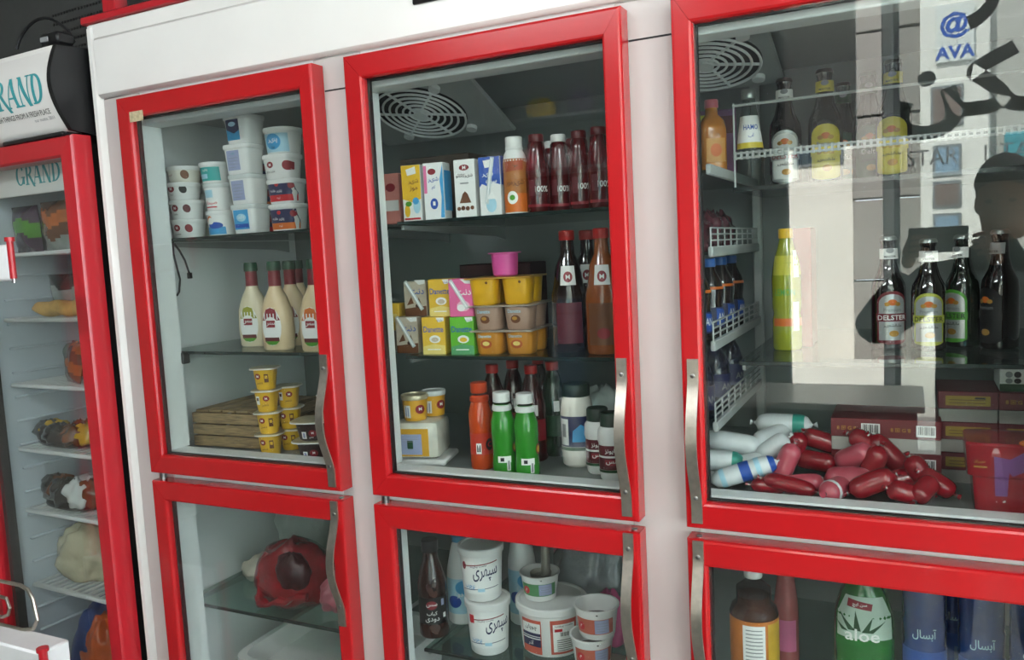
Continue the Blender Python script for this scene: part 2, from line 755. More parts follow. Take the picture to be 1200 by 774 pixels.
BLP = mat('blue_poster', '#7d97ad', 0.5)
for xx, z0, z1, ww, pm in ((-4.5, 0.9, 2.4, 0.5, WINDARK), (-2.4, 0.9, 2.4, 0.5, WINDARK), (0.75, 2.4, 3.0, 0.3, WINDARK), (2.18, 2.72, 3.2, 0.17, BRW), (2.18, 2.15, 2.52, 0.15, BLP), (2.18, 1.78, 2.10, 0.15, BRW), (2.18, 1.32, 1.72, 0.15, BLP), (4.2, 0.6, 1.8, 0.4, WINDARK), (6.4, 0.6, 1.8, 0.4, WINDARK), (0.0, 3.4, 5.0, 0.4, WINDARK), (4.3, 3.6, 5.2, 0.4, WINDARK)):
    g = MB()
    y0 = 0.065 if 1.9 < xx < 2.6 else (0.005 if xx < 1.0 else -0.115)
    g.box(xx-ww, xx+ww, y0-0.02, y0+0.02, z0, z1, FRAMEG, 0.01)
    wn = g.build('window', fac)
    g = MB()
    g.box(xx-ww+0.03, xx+ww-0.03, y0+0.016, y0+0.026, z0+0.04, z1-0.04, pm)
    g.build('pane', wn)
sg = thing('shop_sign', 'white upright sign with a blue at-mark logo across the street', 'sign', (2.26, -9.49, 0))
g = MB()
g.box(-0.2, 0.2, -0.04, 0.0, 3.45, 4.1, FRAMEW, 0.01)
g.build('panel', sg)
flat_text('@', 0, 0.002, 3.86, 0.30, BLUE, bold=0.03, name='print', parent=sg)
flat_text('AVA', 0, 0.002, 3.56, 0.15, BLUE, bold=0.03, name='print', parent=sg)
sg = thing('shop_sign', 'long teal shop sign with white capitals across the street', 'sign', (3.6, -9.66, 0))
g = MB()
g.box(-0.83, 1.8, -0.04, 0.06, 1.95, 2.6, TEALS, 0.01)
g.build('panel', sg)
flat_text('ISTAR', 0.1, 0.062, 2.27, 0.34, WVINYL, bold=0.01, name='print', parent=sg)
# a parked car in front of it
CARM = mat('car_paint', '#7f92a6', 0.25, 0.2, coat=0.6)
def make_car(label, loc, paint, prof):
    car = thing('car', label, 'car', loc, 0.0, 'cars parked in the street')
    b = MB()
    b.rings([[Vector((x_, y_, z_ if abs(y_) < 0.8 else min(z_, 1.3))) for x_, z_ in prof] for y_ in (-0.82, -0.7, 0.7, 0.82)], paint)
    b.build('body', car)
    for sx in (-1.25, 1.25):
        for sy in (-0.74, 0.74):
            g = MB()
            g.rings([[Vector((sx+r_*math.cos(2*PI*i/20), sy+yy, 0.31+r_*math.sin(2*PI*i/20))) for i in range(20)] for r_, yy in ((0.2, -0.09), (0.31, -0.09), (0.31, 0.09), (0.2, 0.09))], BLACKM)
            g.build('wheel', car)
    for sy in (-0.825, 0.825):
        g = MB()
        g.face([(-0.95, sy, 1.03), (1.25, sy, 1.05), (0.75, sy*0.93, 1.33), (-0.45, sy*0.93, 1.32)], WINDARK)
        g.build('side_window', car)
HATCH = [(-1.95, 0.35), (-2.0, 0.75), (-1.8, 0.95), (-1.1, 1.02), (-0.5, 1.42), (0.9, 1.45), (1.6, 1.05), (1.98, 0.95), (2.0, 0.4)]
make_car('blue grey hatchback parked in the street outside the window', (4.0, -6.6, -0.04), CARM, HATCH)
make_car('slate blue van parked in the street left of the doorway', (-1.55, -5.3, -0.04), mat('van_paint', '#566880', 0.3, 0.2, coat=0.5), [(-1.95, 0.35), (-2.0, 0.75), (-1.9, 1.5), (-1.6, 1.62), (-0.5, 1.65), (0.9, 1.6), (1.5, 1.08), (1.98, 0.95), (2.0, 0.4)])

# counter between the doorway and the photographer
ct = thing('shop_counter', 'dark shop counter with a pale top beside the doorway', 'counter', (1.2, -2.75, 0))
g = MB(); g.box(-0.75, 0.62, -0.25, 0.25, 0.0, 0.72, mat('counter_front', '#33302e', 0.5, var=0.1), 0.006); g.build('body', ct)
g = MB(); g.box(-0.78, 0.65, -0.28, 0.28, 0.722, 0.752, mat('counter_top', '#c9c4ba', 0.3, var=0.08, scale=6), 0.006); g.build('worktop', ct)

# ceiling lamps
TUBE = emit('lamp_tube', '#fdfcff', 140.0)
for lx, ly, lab in ((0.2, -2.35, 'white ceiling tube lamp over the front wall, farther from the window'), (2.7, -2.2, 'white ceiling tube lamp over the photographer, nearer the window')):
    t = thing('ceiling_lamp', lab, 'lamp', (lx, ly, 2.95), 0, 'ceiling tube lamps')
    g = MB()
    g.box(-0.65, 0.65, -0.06, 0.06, -0.05, 0.0, WHITE, 0.008)
    g.build('housing', t)
    for sy in (-0.03, 0.03):
        g = MB()
        g.tube([(-0.6, sy, -0.07), (0.6, sy, -0.07)], 0.014, TUBE, 12)
        g.build('tube', t)

# ================================================================== the six-door refrigerator
fr = thing('display_refrigerator', 'wide white upright refrigerator with six red framed glass doors', 'refrigerator', (0, 0, 0))
FX0, FX1, YB = -0.135, 2.22, 0.76
HT, HB = 2.165, 1.975
YC = 0.045     # cabinet front
DX = [(0.0, 0.62), (0.7066, 1.3266), (1.4177, 2.0377)]
ZT, ZB, ZL, ZL0 = 1.957, 0.9945, 0.9735, 0.13


def fpart(name, boxes, m, bev=0.0, parent=fr):
    b = MB()
    for q in boxes:
        b.box(*q, m, bev)
    return b.build(name, parent)


fpart('side_panel', [(FX0, FX0+0.05, YC+0.02, YB, 0.08, HT)], WHITE, 0.004)
fpart('side_panel', [(FX1-0.05, FX1, YC+0.02, YB, 0.08, HT)], WHITE, 0.004)
fpart('corner_post', [(FX0, FX0+0.036, YC-0.012, YC+0.05, 0.08, HT)], WHITE, 0.012)
fpart('front_stile', [(FX0+0.034, 0.035, YC, YC+0.055, 0.1, HB)], STILE, 0.003)
fpart('front_stile', [(0.59, 0.722, YC, YC+0.06, 0.1, HB)], STILE, 0.003)
fpart('front_stile', [(1.30, 1.436, YC, YC+0.06, 0.1, HB)], STILE, 0.003)
fpart('front_stile', [(2.01, FX1, YC, YC+0.06, 0.1, HB)], STILE, 0.003)
for x0, x1 in ((0.004, 0.0355), (0.710, 0.7225), (1.421, 1.4365), (0.5895, 0.61), (1.2995, 1.32)):   # bright jamb strips of the openings
    fpart('jamb_strip', [(x0, x1, YC-0.0012, YC+0.0605, 1.046, 1.892), (x0, x1, YC-0.0012, YC+0.0605, 0.16, 0.929)], JAMB, 0.001)
fpart('cross_rail', [(0.0, 2.1, YC+0.002, YC+0.050, 0.93, 1.046)], JAMB, 0.003)
fpart('cross_rail', [(0.0, 2.1, YC+0.002, YC+0.065, 1.893, HB+0.01)], WHITE2, 0.003)
fpart('header_panel', [(FX0+0.03, FX1, YC-0.016, YC+0.05, HB, 2.128)], WHITE, 0.008)
fpart('header_cornice', [(FX0+0.01, FX1, YC-0.007, YC+0.05, 2.105, HT)], WHITE, 0.003)
for xx0, xx1 in ((0.62, 0.7066), (1.3266, 1.4177)):
    fpart('seam', [(xx0, xx1, YC-0.0006, YC+0.002, 1.900, 1.9035)], BLACKM)
fpart('top_panel', [(FX0, FX1, YC, YB, HT-0.02, HT)], WHITE)
fpart('plinth', [(FX0+0.02, FX1-0.02, YC+0.05, YB, 0.0, 0.1)], BLACKM)
fpart('back_panel', [(FX0, FX1, YB-0.04, YB, 0.1, HT)], mat('back_liner', '#7f8685', 0.5, var=0.06, scale=4))
fpart('inner_ceiling', [(-0.073, 2.14, YC+0.06, YB-0.04, 1.94, 1.96)], LINER)
fpart('inner_floor', [(-0.073, 2.14, YC+0.051, YB-0.04, 1.006, 1.03)], FLOORL, 0.003)
fpart('inner_floor', [(-0.073, 2.14, YC+0.05, YB-0.04, 0.14, 0.16)], WHITE2, 0.003)
fpart('inner_wall', [(-0.083, -0.073, YC+0.055, YB-0.04, 0.14, 1.95)], WHITE2, 0.003)
fpart('inner_wall', [(2.14, 2.16, YC+0.06, YB-0.04, 0.14, 1.95)], WHITE2, 0.003)
# badge on the header
bd = MB()
bd.box(0.875, 1.04, YC-0.022, YC-0.015, 2.040, 2.09, BLACK, 0.006, 2)
bd.build('badge', fr)
# shelves: tempered glass with dark edge
for nm, x0, x1, z in (('glass_shelf', -0.06, 0.572, 1.604), ('glass_shelf', 0.74, 1.27, 1.604), ('glass_shelf', -0.06, 0.572, 1.300), ('glass_shelf', 0.74, 1.27, 1.296), ('glass_shelf', 1.50, 2.13, 1.292),
                      ('glass_shelf', -0.06, 0.572, 0.588), ('glass_shelf', 0.74, 1.27, 0.584), ('glass_shelf', 1.45, 2.13, 0.584)):
    s = fpart(nm, [(x0, x1, 0.124, 0.70, z-0.006, z)], SHELFG)
    fpart('edge', [(x0, x1, 0.118, 0.1238, z-0.0075, z+0.0005)], SHELFE, 0.001, parent=s)
    for bx in (x0+0.004, x1-0.016):
        c = MB()   # bracket under the shelf end
        c.rings([[Vector((bx+dx, yy, zz)) for yy, zz in ((0.13, z-0.008), (0.66, z-0.008), (0.66, z-0.045), (0.60, z-0.035), (0.13, z-0.018))] for dx in (0.0, 0.006)], SPACER)
        c.build('bracket', s)
# clip at the front corner of the middle shelf of the first column
fpart('shelf_clip', [(0.034, 0.044, 0.10, 0.126, 1.268, 1.3)], BLACK, 0.003)
# evaporator covers with fan guards under the inner ceiling
for k, (cx, cy) in enumerate(((0.685, 0.345), (1.40, 0.36))):
    tilt = Matrix.Rotation(math.radians(14), 4, 'X')
    cv = MB()
    hw = 0.20 if k == 0 else 0.145
    cv.box(-hw, hw, -0.145, 0.145, -0.006, 0.006, LINER, 0.004)
    c_ = cv.build('evaporator_cover', fr, (cx, cy, 1.892 if k == 0 else 1.915))
    c_.rotation_euler = (math.radians(-22 if k == 0 else -16), 0, 0)
    hb = MB()
    hb.lathe([(0.118, -0.0075), (0.118, -0.006)], BLACKM, 40)
    hb.build('fan_opening', c_)
    gd = MB()
    for r_ in (0.028, 0.045, 0.062, 0.079, 0.096, 0.115):
        gd.tube([(r_*math.cos(2*PI*i/40), r_*math.sin(2*PI*i/40), -0.014) for i in range(40)], 0.0030, JAMB, 6, closed=True)
    for i in range(6):
        a = 2*PI*i/6
        gd.tube([(0.015*math.cos(a), 0.015*math.sin(a), -0.013), (0.118*math.cos(a+0.25), 0.118*math.sin(a+0.25), -0.013)], 0.0032, JAMB, 6)
    gd.lathe([(0.018, -0.018), (0.018, -0.008)], WHITE2, 20)
    gd = gd.build('fan_guard', c_)
    gd['kind'] = 'stuff'
    for i in range(4):
        a = PI/4+i*PI/2
        lug = MB()
        lug.lathe([(0.014, -0.016), (0.014, -0.006)], WHITE2, 14, c=(0.135*math.cos(a), 0.135*math.sin(a), 0))
        lug.build('screw_lug', c_)

# doors
def door(x0, x1, z0, z1, hinge_left, handle_z, fl=0.047, frr=0.038, ft=0.052, fb=0.05):
    g = MB()
    o_ = [(x0, z0), (x1, z0), (x1, z1), (x0, z1)]
    i_ = [(x0+fl, z0+fb), (x1-frr, z0+fb), (x1-frr, z1-ft), (x0+fl, z1-ft)]
    if not hinge_left:
        i_ = [(x0+frr, z0+fb), (x1-fl, z0+fb), (x1-fl, z1-ft), (x0+frr, z1-ft)]
    def mid(p, q, t):
        return (p[0]+(q[0]-p[0])*t, p[1]+(q[1]-p[1])*t)
    cen = ((x0+x1)/2, (z0+z1)/2)
    def grow(pts, d):
        return [(p[0]+(d if p[0] < cen[0] else -d), p[1]+(d if p[1] < cen[1] else -d)) for p in pts]
    loops = [(o_, 0.043), (o_, 0.005), (grow(o_, 0.002), 0.001), (grow(o_, 0.006), 0.0), (grow(i_, -0.006), 0.0), (grow(i_, -0.002), 0.002), (i_, 0.008), (i_, 0.020), (grow(i_, -0.026), 0.0205), (grow(i_, -0.026), 0.043)]
    # four mitred bars, each with its own end faces so the corner joints show
    for k in range(4):
        a, c = k, (k+1) % 4
        d = 0.0004
        rings = []
        for t0 in (0, 1):
            ring = []
            for lp, yy in loops:
                p, q = lp[a], lp[c]
                L = math.hypot(q[0]-p[0], q[1]-p[1])
                s_ = mid(p, q, d/L if t0 == 0 else 1-d/L)
                ring.append(Vector((s_[0], yy, s_[1])))
            rings.append(ring)
        g.rings(rings, RED)
    dr_ = g.build('door', fr, ang=9)
    ix0, iz0, ix1, iz1 = i_[0][0], i_[0][1], i_[2][0], i_[2][1]
    p = MB()
    p.box(ix0-0.004, ix1+0.004, 0.012, 0.018, iz0-0.004, iz1+0.004, GLASS)
    p.build('glass_pane', dr_)
    s = MB()   # black sealing strip round the pane
    for (a0, a1, c0, c1) in ((ix0-0.001, ix0+0.004, iz0, iz1), (ix1-0.004, ix1+0.001, iz0, iz1), (ix0, ix1, iz0-0.001, iz0+0.003), (ix0, ix1, iz1-0.003, iz1+0.001)):
        s.box(a0, a1, 0.0185, 0.030, c0, c1, GASKET)
    s.build('seal', dr_)
    s = MB()   # grey magnetic gasket against the cabinet
    for (a0, a1, c0, c1) in ((ix0-0.036, ix0-0.026, iz0-0.036, iz1+0.036), (ix1+0.024, ix1+0.034, iz0-0.036, iz1+0.036), (ix0-0.026, ix1+0.024, iz0-0.036, iz0-0.026), (ix0-0.026, ix1+0.024, iz1+0.026, iz1+0.036)):
        s.box(a0, a1, 0.0432, 0.0466, c0, c1, SPACER)
    s.build('gasket', dr_)
    # bowed steel handle
    if handle_z:
        h0, h1 = handle_z
        hx = x1-0.022 if hinge_left else x0+0.022
        sgn = -1 if hinge_left else 1
        hb = MB()
        n = 22
        rr = []
        for k in range(n+1):
            t = k/n
            zz = h0+(h1-h0)*t
            bow = math.sin(PI*min(1, max(0, (t-0.12)/0.76)))**1.4
            lx = hx
            yy = -0.004-0.030*bow
            rr.append([Vector((lx-0.010, yy, zz)), Vector((lx+0.010, yy, zz)), Vector((lx+0.010, yy+0.004, zz)), Vector((lx-0.010, yy+0.004, zz))])
        hb.rings(rr, STEEL)
        hd = hb.build('handle', dr_, ang=30)
        for t in (0.07, 0.93) if False else (0.16, 0.90):
            zz = h0+(h1-h0)*t
            bow = math.sin(PI*min(1, max(0, (t-0.12)/0.76)))**1.4
            sw = MB()
            lx = hx
            sw.rings([[Vector((lx+r_*math.cos(2*PI*i/12), yy_-0.030*bow, zz+r_*math.sin(2*PI*i/12))) for i in range(12)] for r_, yy_ in ((0.0042, -0.004), (0.0042, -0.0065), (0.002, -0.0075))], SCREW)
            sw.build('screw', dr_)
    hx_ = x0+0.02 if hinge_left else x1-0.02
    hp = MB()
    hp.lathe([(0.009, -0.012), (0.009, 0.012)], SCREW, 12, c=(hx_, 0.022, z0 if z0 > 0.5 else z1))
    hp.build('hinge_pin', dr_)
    cp_ = MB()
    cp_.lathe([(0.0055, 0.0), (0.0055, 0.0015)], SCREW, 12, c=((x1-0.015 if hinge_left else x0+0.02), 0.02, z1))
    cp_.build('plug', dr_)
    return dr_


for k, (a, c) in enumerate(DX):
    hl = k < 2
    d_ = door(a, c, ZB, ZT, hl, (1.006, 1.313))
    if k == 0:
        tp = MB()
        tp.box(0.047, 0.094, -0.0012, -0.0004, 1.893, 1.918, mat('yellowed_tape', '#b9ac8a', 0.45, var=0.3, scale=120, bump=0.4), 0.0)
        tp.build('tape', d_)
    door(a, c, ZL0, ZL, hl, (0.672, 0.972))

# red trim and red framed light box above the refrigerator
rt = MB()
rt.box(FX0-0.01, FX1, YC-0.012, YC+0.03, HT+0.001, HT+0.021, RED2, 0.003)
rt.build('top_trim', fr)
lb = thing('display_case', 'red framed glass display case standing on top of the wide refrigerator', 'display case', (0, 0.07, HT+0.021))
for x0, x1 in ((-0.088, -0.04), (0.62, 0.66), (1.4, 1.44)):
    g = MB()
    g.box(x0, x1, -0.012, 0.03, 0.0, 0.5, RED2, 0.003)
    g.build('post', lb)
g = MB(); g.box(-0.088, 1.44, -0.012, 0.03, 0.5, 0.54, RED2, 0.003); g.build('rail', lb)
g = MB(); g.box(-0.04, 1.40, 0.004, 0.009, 0.0, 0.5, GLASS); g.build('glass_pane', lb)
g = MB(); g.box(-0.088, 1.44, 0.34, 0.36, 0.0, 0.54, mat('case_back', '#c99a9c', 0.6)); g.build('back_board', lb)
pk = thing('snack_packet', 'white and pink packet inside the red framed case on top', 'packet', (0.05, 0.20, HT+0.022))
g = MB()
rings = []
for z_, k_ in ((0.0, 0.02), (0.012, 0.5), (0.06, 1.0), (0.14, 1.0), (0.19, 0.55), (0.205, 0.02)):
    rings.append([Vector((0.085*math.copysign(abs(math.cos(t))**0.5, math.cos(t)), 0.035*k_*math.sin(t), z_)) for t in [2*PI*i/24 for i in range(24)]])
g.rings(rings, mat('white_packet_film', '#e3dfe0', 0.3, var=0.06, coat=0.4))
g.build('body', pk, ang=80)
g = MB(); g.face([(-0.05, -0.0365, 0.06), (0.05, -0.0365, 0.06), (0.03, -0.0365, 0.12), (-0.06, -0.0365, 0.10)], mat('print_pink_flash', '#c8607c', 0.4)); g.build('print', pk)

# ================================================================== the narrow refrigerator with the curved header
gr = thing('display_refrigerator', 'narrow upright refrigerator with curved white header, teal lettering and one red door', 'refrigerator', (-0.153, -0.022, 0), math.radians(-2.6))
GW = 0.60      # width, local x runs from -GW to 0
GT = 1.885


def gpart(name, boxes, m, bev=0.0, parent=gr):
    b = MB()
    for q in boxes:
        b.box(*q, m, bev)
    return b.build(name, parent)


GWALL = mat('blue_grey_liner', '#c3cbd2', 0.5, var=0.06, scale=4)
gpart('side_panel', [(-0.072, -0.045, 0.062, 0.70, 0.05, 2.06)], BLACKM, 0.003)
gpart('side_panel', [(-GW, -GW+0.035, 0.062, 0.70, 0.05, 2.06)], BLACKM, 0.003)
gpart('back_panel', [(-GW, -0.045, 0.68, 0.72, 0.05, 2.06)], GWALL)
gpart('top_panel', [(-GW, -0.045, 0.05, 0.72, 2.03, 2.06)], BLACKM)
gpart('inner_wall', [(-GW+0.035, -GW+0.05, 0.065, 0.68, 0.1, 1.9)], GWALL)
gpart('inner_wall', [(-0.082, -0.072, 0.065, 0.68, 0.1, 1.9)], GWALL)
gpart('inner_ceiling', [(-GW+0.05, -0.072, 0.065, 0.68, 1.88, 1.9)], GWALL)
gpart('inner_floor', [(-GW+0.05, -0.072, 0.065, 0.68, 0.1, 0.14)], GWALL)
gpart('plinth', [(-GW+0.01, -0.05, 0.08, 0.70, 0.0, 0.06)], BLACKM)
for k in range(17):   # shelf support ribs moulded into the left inner wall
    gpart('support_rib', [(-GW+0.048, -GW+0.062, 0.10, 0.66, 0.40+0.075*k, 0.408+0.075*k)], GWALL, 0.003)
    if k < 3:
        pass
# header: curved face with lettering, black end caps
YT, YM, YBt = -0.012, -0.034, 0.008


def hy(z):
    t = (z-1.895)/(2.105-1.895)
    return (YBt*(1-t)+YT*t) - 0.034*math.sin(PI*t)


zz = [1.895+0.21*i/14 for i in range(15)]
hd = MB()
hd.rings([[Vector((xx, hy(z), z)) for z in zz]+[Vector((xx, 0.06, 2.105)), Vector((xx, 0.06, 1.895))] for xx in (-GW+0.012, -0.012)], WHITE)
hd = hd.build('header', gr, ang=60)
for x0, x1 in ((-0.012, 0.004), (-GW-0.004, -GW+0.012)):
    c = MB()
    c.rings([[Vector((xx, hy(z)-0.003, z)) for z in zz]+[Vector((xx, 0.075, 2.112)), Vector((xx, 0.075, 1.888))] for xx in (x0, x1)], BLACK)
    c.build('end_cap', gr, ang=60)
c = MB()
c.box(-GW+0.012, -0.012, hy(2.1)-0.002, hy(2.1)+0.004, 2.092, 2.107, WHITE, 0.002)
c.build('edge_bead', hd)
c = MB()
c.box(-0.30, -0.03, 0.0, 0.055, 1.883, 1.895, BLACK, 0.003)
c.build('lamp_slot', gr)

# serif capitals drawn as thick and thin strokes: quads in a unit cell
def serif(ch):
    q = []
    def bar(x0, x1, z0, z1): q.append([(x0, z0), (x1, z0), (x1, z1), (x0, z1)])
    def diag(xa, za, xb, zb, wd): q.append([(xa-wd/2, za), (xa+wd/2, za), (xb+wd/2, zb), (xb-wd/2, zb)])
    def arc(cx, cz, ro, rz, t0, t1, w0, w1, n=14):
        for i in range(n):
            a, c = t0+(t1-t0)*i/n, t0+(t1-t0)*(i+1)/n
            def wd(t): return w0+(w1-w0)*abs(math.cos(t))
            q.append([(cx+ro*math.cos(a), cz+rz*math.sin(a)), (cx+ro*math.cos(c), cz+rz*math.sin(c)),
                      (cx+(ro-wd(c))*math.cos(c), cz+(rz-wd(c)*0.7)*math.sin(c)), (cx+(ro-wd(a))*math.cos(a), cz+(rz-wd(a)*0.7)*math.sin(a))])
    if ch == 'G':
        arc(0.45, 0.5, 0.45, 0.5, 0.2*PI, 1.85*PI, 0.08, 0.21, 22); bar(0.70, 0.90, 0.06, 0.42); bar(0.56, 0.96, 0.38, 0.44); adv = 0.98
    elif ch == 'R':
        bar(0.1, 0.30, 0, 1); bar(0.0, 0.40, 0, 0.05); bar(0.0, 0.30, 0.95, 1); arc(0.28, 0.73, 0.44, 0.27, -PI/2, PI/2, 0.08, 0.19); diag(0.92, -0.12, 0.42, 0.5, 0.22); adv = 0.84
    elif ch == 'A':
        diag(0.08, 0, 0.40, 1, 0.08); diag(0.76, 0, 0.44, 1, 0.22); bar(0.2, 0.62, 0.30, 0.36); bar(-0.04, 0.22, 0, 0.05); bar(0.56, 0.94, 0, 0.05); adv = 0.92
    elif ch == 'N':
        bar(0.12, 0.20, 0, 1); diag(0.78, -0.03, 0.16, 1, 0.24); bar(0.76, 0.84, 0, 1.0); bar(0.0, 0.32, 0, 0.05); bar(0.62, 0.96, 0.95, 1); bar(0.0, 0.2, 0.95, 1); adv = 0.98
    else:
        bar(0.1, 0.30, 0, 1); bar(0.0, 0.30, 0, 0.05); bar(0.0, 0.30, 0.95, 1); arc(0.28, 0.5, 0.60, 0.5, -PI/2, PI/2, 0.08, 0.21); adv = 0.92
    return q, adv


def serif_word(word, x0, z0, h, wscale, surf, m, name, parent):
    mb = MB()
    x = x0
    for ch in word:
        q, adv = serif(ch)
        for f in q:
            P_ = [(x+px_*h*wscale, z0+pz*h) for px_, pz in f]
            V, T = refine(P_, [(0, 1, 2), (0, 2, 3)], 0.012)
            put(mb, V, T, lambda a, b: surf(a, b), m)
        x += adv*h*wscale
    return mb.build(name, parent), x-x0


HTEAL = mat('header_teal', '#3f9ea4', 0.5, var=0)
tot = sum(serif(c)[1] for c in 'GRAND')
serif_word('GRAND', -0.036-tot*0.075*0.76, 1.966, 0.075, 0.76, lambda x, z: Vector((x, hy(z)-0.0018, z)), HTEAL, 'lettering', hd)
V, Fc, tw, th = text2d('FRESH THINGS FROM A FRESH PLACE')
mb = MB()
km = mb.mi(BLK)
k = 0.0125/th
vv = [mb.bm.verts.new((-0.165+a*0.25/tw, hy(1.945+c_*k)-0.0012, 1.945+c_*k)) for a, c_ in V]
for f in Fc:
    try:
        mb.bm.faces.new([vv[j] for j in f])
    except ValueError:
        pass
mb.build('lettering', hd)
V, Fc, tw, th = text2d('our motto, 2011')
mb = MB()
km = mb.mi(PGR)
k = 0.009/th
vv = [mb.bm.verts.new((-0.078+a*0.085/tw, hy(1.929+c_*k)-0.0012, 1.929+c_*k)) for a, c_ in V]
for f in Fc:
    try:
        mb.bm.faces.new([vv[j] for j in f])
    except ValueError:
        pass
mb.build('lettering', hd)
# door with red frame
g = MB()
fo = [(-GW, 0.12), (0.0, 0.12), (0.0, GT), (-GW, GT)]
fi = [(-GW+0.05, 0.18), (-0.052, 0.18), (-0.052, GT-0.055), (-GW+0.05, GT-0.055)]
def gin(pts, d):
    return [(p[0]+(d if p[0] < -0.3 else -d), p[1]+(d if p[1] < 1 else -d)) for p in pts]
lp = [(fo, 0.058), (fo, 0.010), (gin(fo, 0.004), 0.002), (gin(fo, 0.014), 0.0), (gin(fi, -0.006), 0.0), (fi, 0.006), (fi, 0.058)]
for k in range(4):
    a, c = k, (k+1) % 4
    g.rings([[Vector((p[0][e][0], p[1], p[0][e][1])) for p in lp] for e in (a, c)], RED2)
gd = g.build('door', gr)
g = MB(); g.box(-GW+0.048, -0.05, 0.016, 0.022, 0.178, GT-0.053, GLASS); g.build('glass_pane', gd)
g = MB()
for (a0, a1, c0, c1) in ((-GW+0.048, -GW+0.066, 0.18, GT-0.055), (-0.060, -0.05, 0.18, GT-0.055)):
    g.box(a0, a1, 0.03, 0.058, c0, c1, GASKET)
g.build('gasket', gd)
# sign strip inside, behind the pane
sp = gpart('inner_sign', [(-GW+0.06, -0.06, 0.07, 0.078, 1.755, 1.852)], WHITE, 0.002)
serif_word('GRAND', -0.160-tot*0.056*0.80, 1.783, 0.056, 0.80, lambda x, z: Vector((x, 0.0692, z)), HTEAL, 'lettering', sp)
# shelves
GS = [1.594, 1.40, 1.20, 1.0, 0.806, 0.566]
for z in GS:
    s = gpart('shelf', [(-GW+0.062, -0.083, 0.085, 0.10, z-0.012, z)], WHITE2, 0.003)
    gpart('shelf_plate', [(-GW+0.062, -0.083, 0.60, 0.64, z-0.008, z-0.002)], WHITE2, 0.002, parent=s)
    for k in range(15):
        xx = -GW+0.07+k*(GW-0.161)/14
        gpart('slat', [(xx-0.007, xx+0.007, 0.10, 0.60, z-0.006, z-0.001)], WHITE2, 0.0, parent=s)


def gloc(x, y, z):
    return gr.matrix_basis @ Vector((x, y, z))


# vent box and cable on top
vb = thing('vent_box', 'dark grey perforated metal box lying on top of the narrow refrigerator', 'vent box', tuple(gloc(-0.33, 0.40, 2.06)), math.radians(-2.6))
GREYB = mat('dark_grey_metal', '#3a3c3b', 0.6, var=0.08)
g = MB(); g.box(-0.40, 0.285, -0.18, 0.3, 0.001, 0.42, GREYB, 0.006); g.build('casing', vb)
g = MB()
for r_ in range(6):
    for c_ in range(22):
        x_, z_ = -0.02+c_*0.0135, 0.10+r_*0.026
        g.rings([[Vector((x_+0.0042*math.cos(2*PI*i/8), yy, z_+0.0042*math.sin(2*PI*i/8))) for i in range(8)] for yy in (-0.1795, -0.1815)], BLK)
g = g.build('perforation', vb)
g['kind'] = 'stuff'
cb = MB()
pts = [gloc(-0.18+0.17*t, -0.005+0.05*t, 2.125+0.07*math.sin(PI*t)**0.7) for t in [i/16 for i in range(17)]]
cb.tube(pts, 0.004, BLACK, 6)
tag(cb.build('power_cable'), 'black power cable arched over the curved header', 'cable')
cl = MB()
cl.box(-0.035, 0.035, -0.02, 0.03, 0.0, 0.03, BLACK, 0.005)
cl.box(-0.03, 0.0, -0.022, -0.019, 0.008, 0.02, PGR, 0.001)
o = cl.build('cable_adapter', loc=gloc(-0.035, 0.01, 2.113))
tag(o, 'small black adapter with grey sticker above the curved header', 'adapter')

# rack at the left edge: white plates with red end posts and a wire loop
st = thing('display_rack', 'white plate rack with short red posts and a wire loop at the left edge', 'rack', (-0.352, -0.25, 0))
RW = mat('rack_white', '#eceded', 0.4, var=0.02)
g = MB(); g.box(-0.30, 0.262, -0.01, 0.01, 1.515, 1.60, RW, 0.009, 3); g.build('upper_plate', st)
g = MB(); g.tube([(0.268, -0.004, 1.52), (0.268, -0.004, 1.612)], 0.0075, RED2, 12); g.build('red_post', st)
g = MB(); g.tube([(0.268, -0.004, 1.51), (0.268, -0.004, 1.52)], 0.004, SCREW, 8); g.build('pin', st)
g = MB(); g.tube([(0.268, -0.004, 1.606), (0.268, -0.004, 1.616)], 0.011, RED2, 12); g.build('post_cap', st)
g = MB(); g.box(-0.30, 0.235, -0.02, 0.06, 0.25, 0.607, RW, 0.005); g.build('lower_box', st)
g = MB(); g.tube([(0.252, -0.022, 0.25), (0.252, -0.022, 0.618)], 0.010, RED2, 12); g.build('red_post', st)
g = MB(); g.tube([(0.252, -0.022, 0.617), (0.252, -0.022, 0.626)], 0.014, RED2, 12); g.build('post_cap', st)
g = MB()
g.tube([(-0.1, 0.05, 0.607), (0.06, 0.05, 0.607), (0.11, 0.05, 0.618), (0.13, 0.05, 0.645), (0.12, 0.05, 0.70), (0.105, 0.05, 0.722), (0.075, 0.05, 0.73), (-0.1, 0.05, 0.73)], 0.005, STEEL, 8)
g.tube([(-0.1, 0.05, 0.63), (-0.015, 0.05, 0.63), (0.01, 0.05, 0.64), (0.02, 0.05, 0.66), (0.01, 0.05, 0.685), (-0.1, 0.05, 0.69)], 0.0045, STEEL, 8)
g.build('wire_loop', st)
g = MB()
g.box(-0.30, -0.27, 0.02, 0.05, 0.0, 1.6, RED2, 0.004)
g.build('back_post', st)

# ================================================================== the photographer, seen mirrored in the panes
SKIN = mat('skin', '#b98a6c', 0.55, var=0.08)
HAIR = mat('dark_hair', '#15110f', 0.6, var=0.1, bump=0.6, bscale=120)
JACK = mat('black_jacket', '#141517', 0.8, var=0.1, bump=0.3, bscale=40)
TROU = mat('dark_trousers', '#22252b', 0.85, var=0.1)
pe = thing('person', 'person in a dark jacket holding up a phone, mirrored in the door glass', 'person', (2.06, -1.74, 0))
pe.scale = (1.0, 1.0, 0.97)


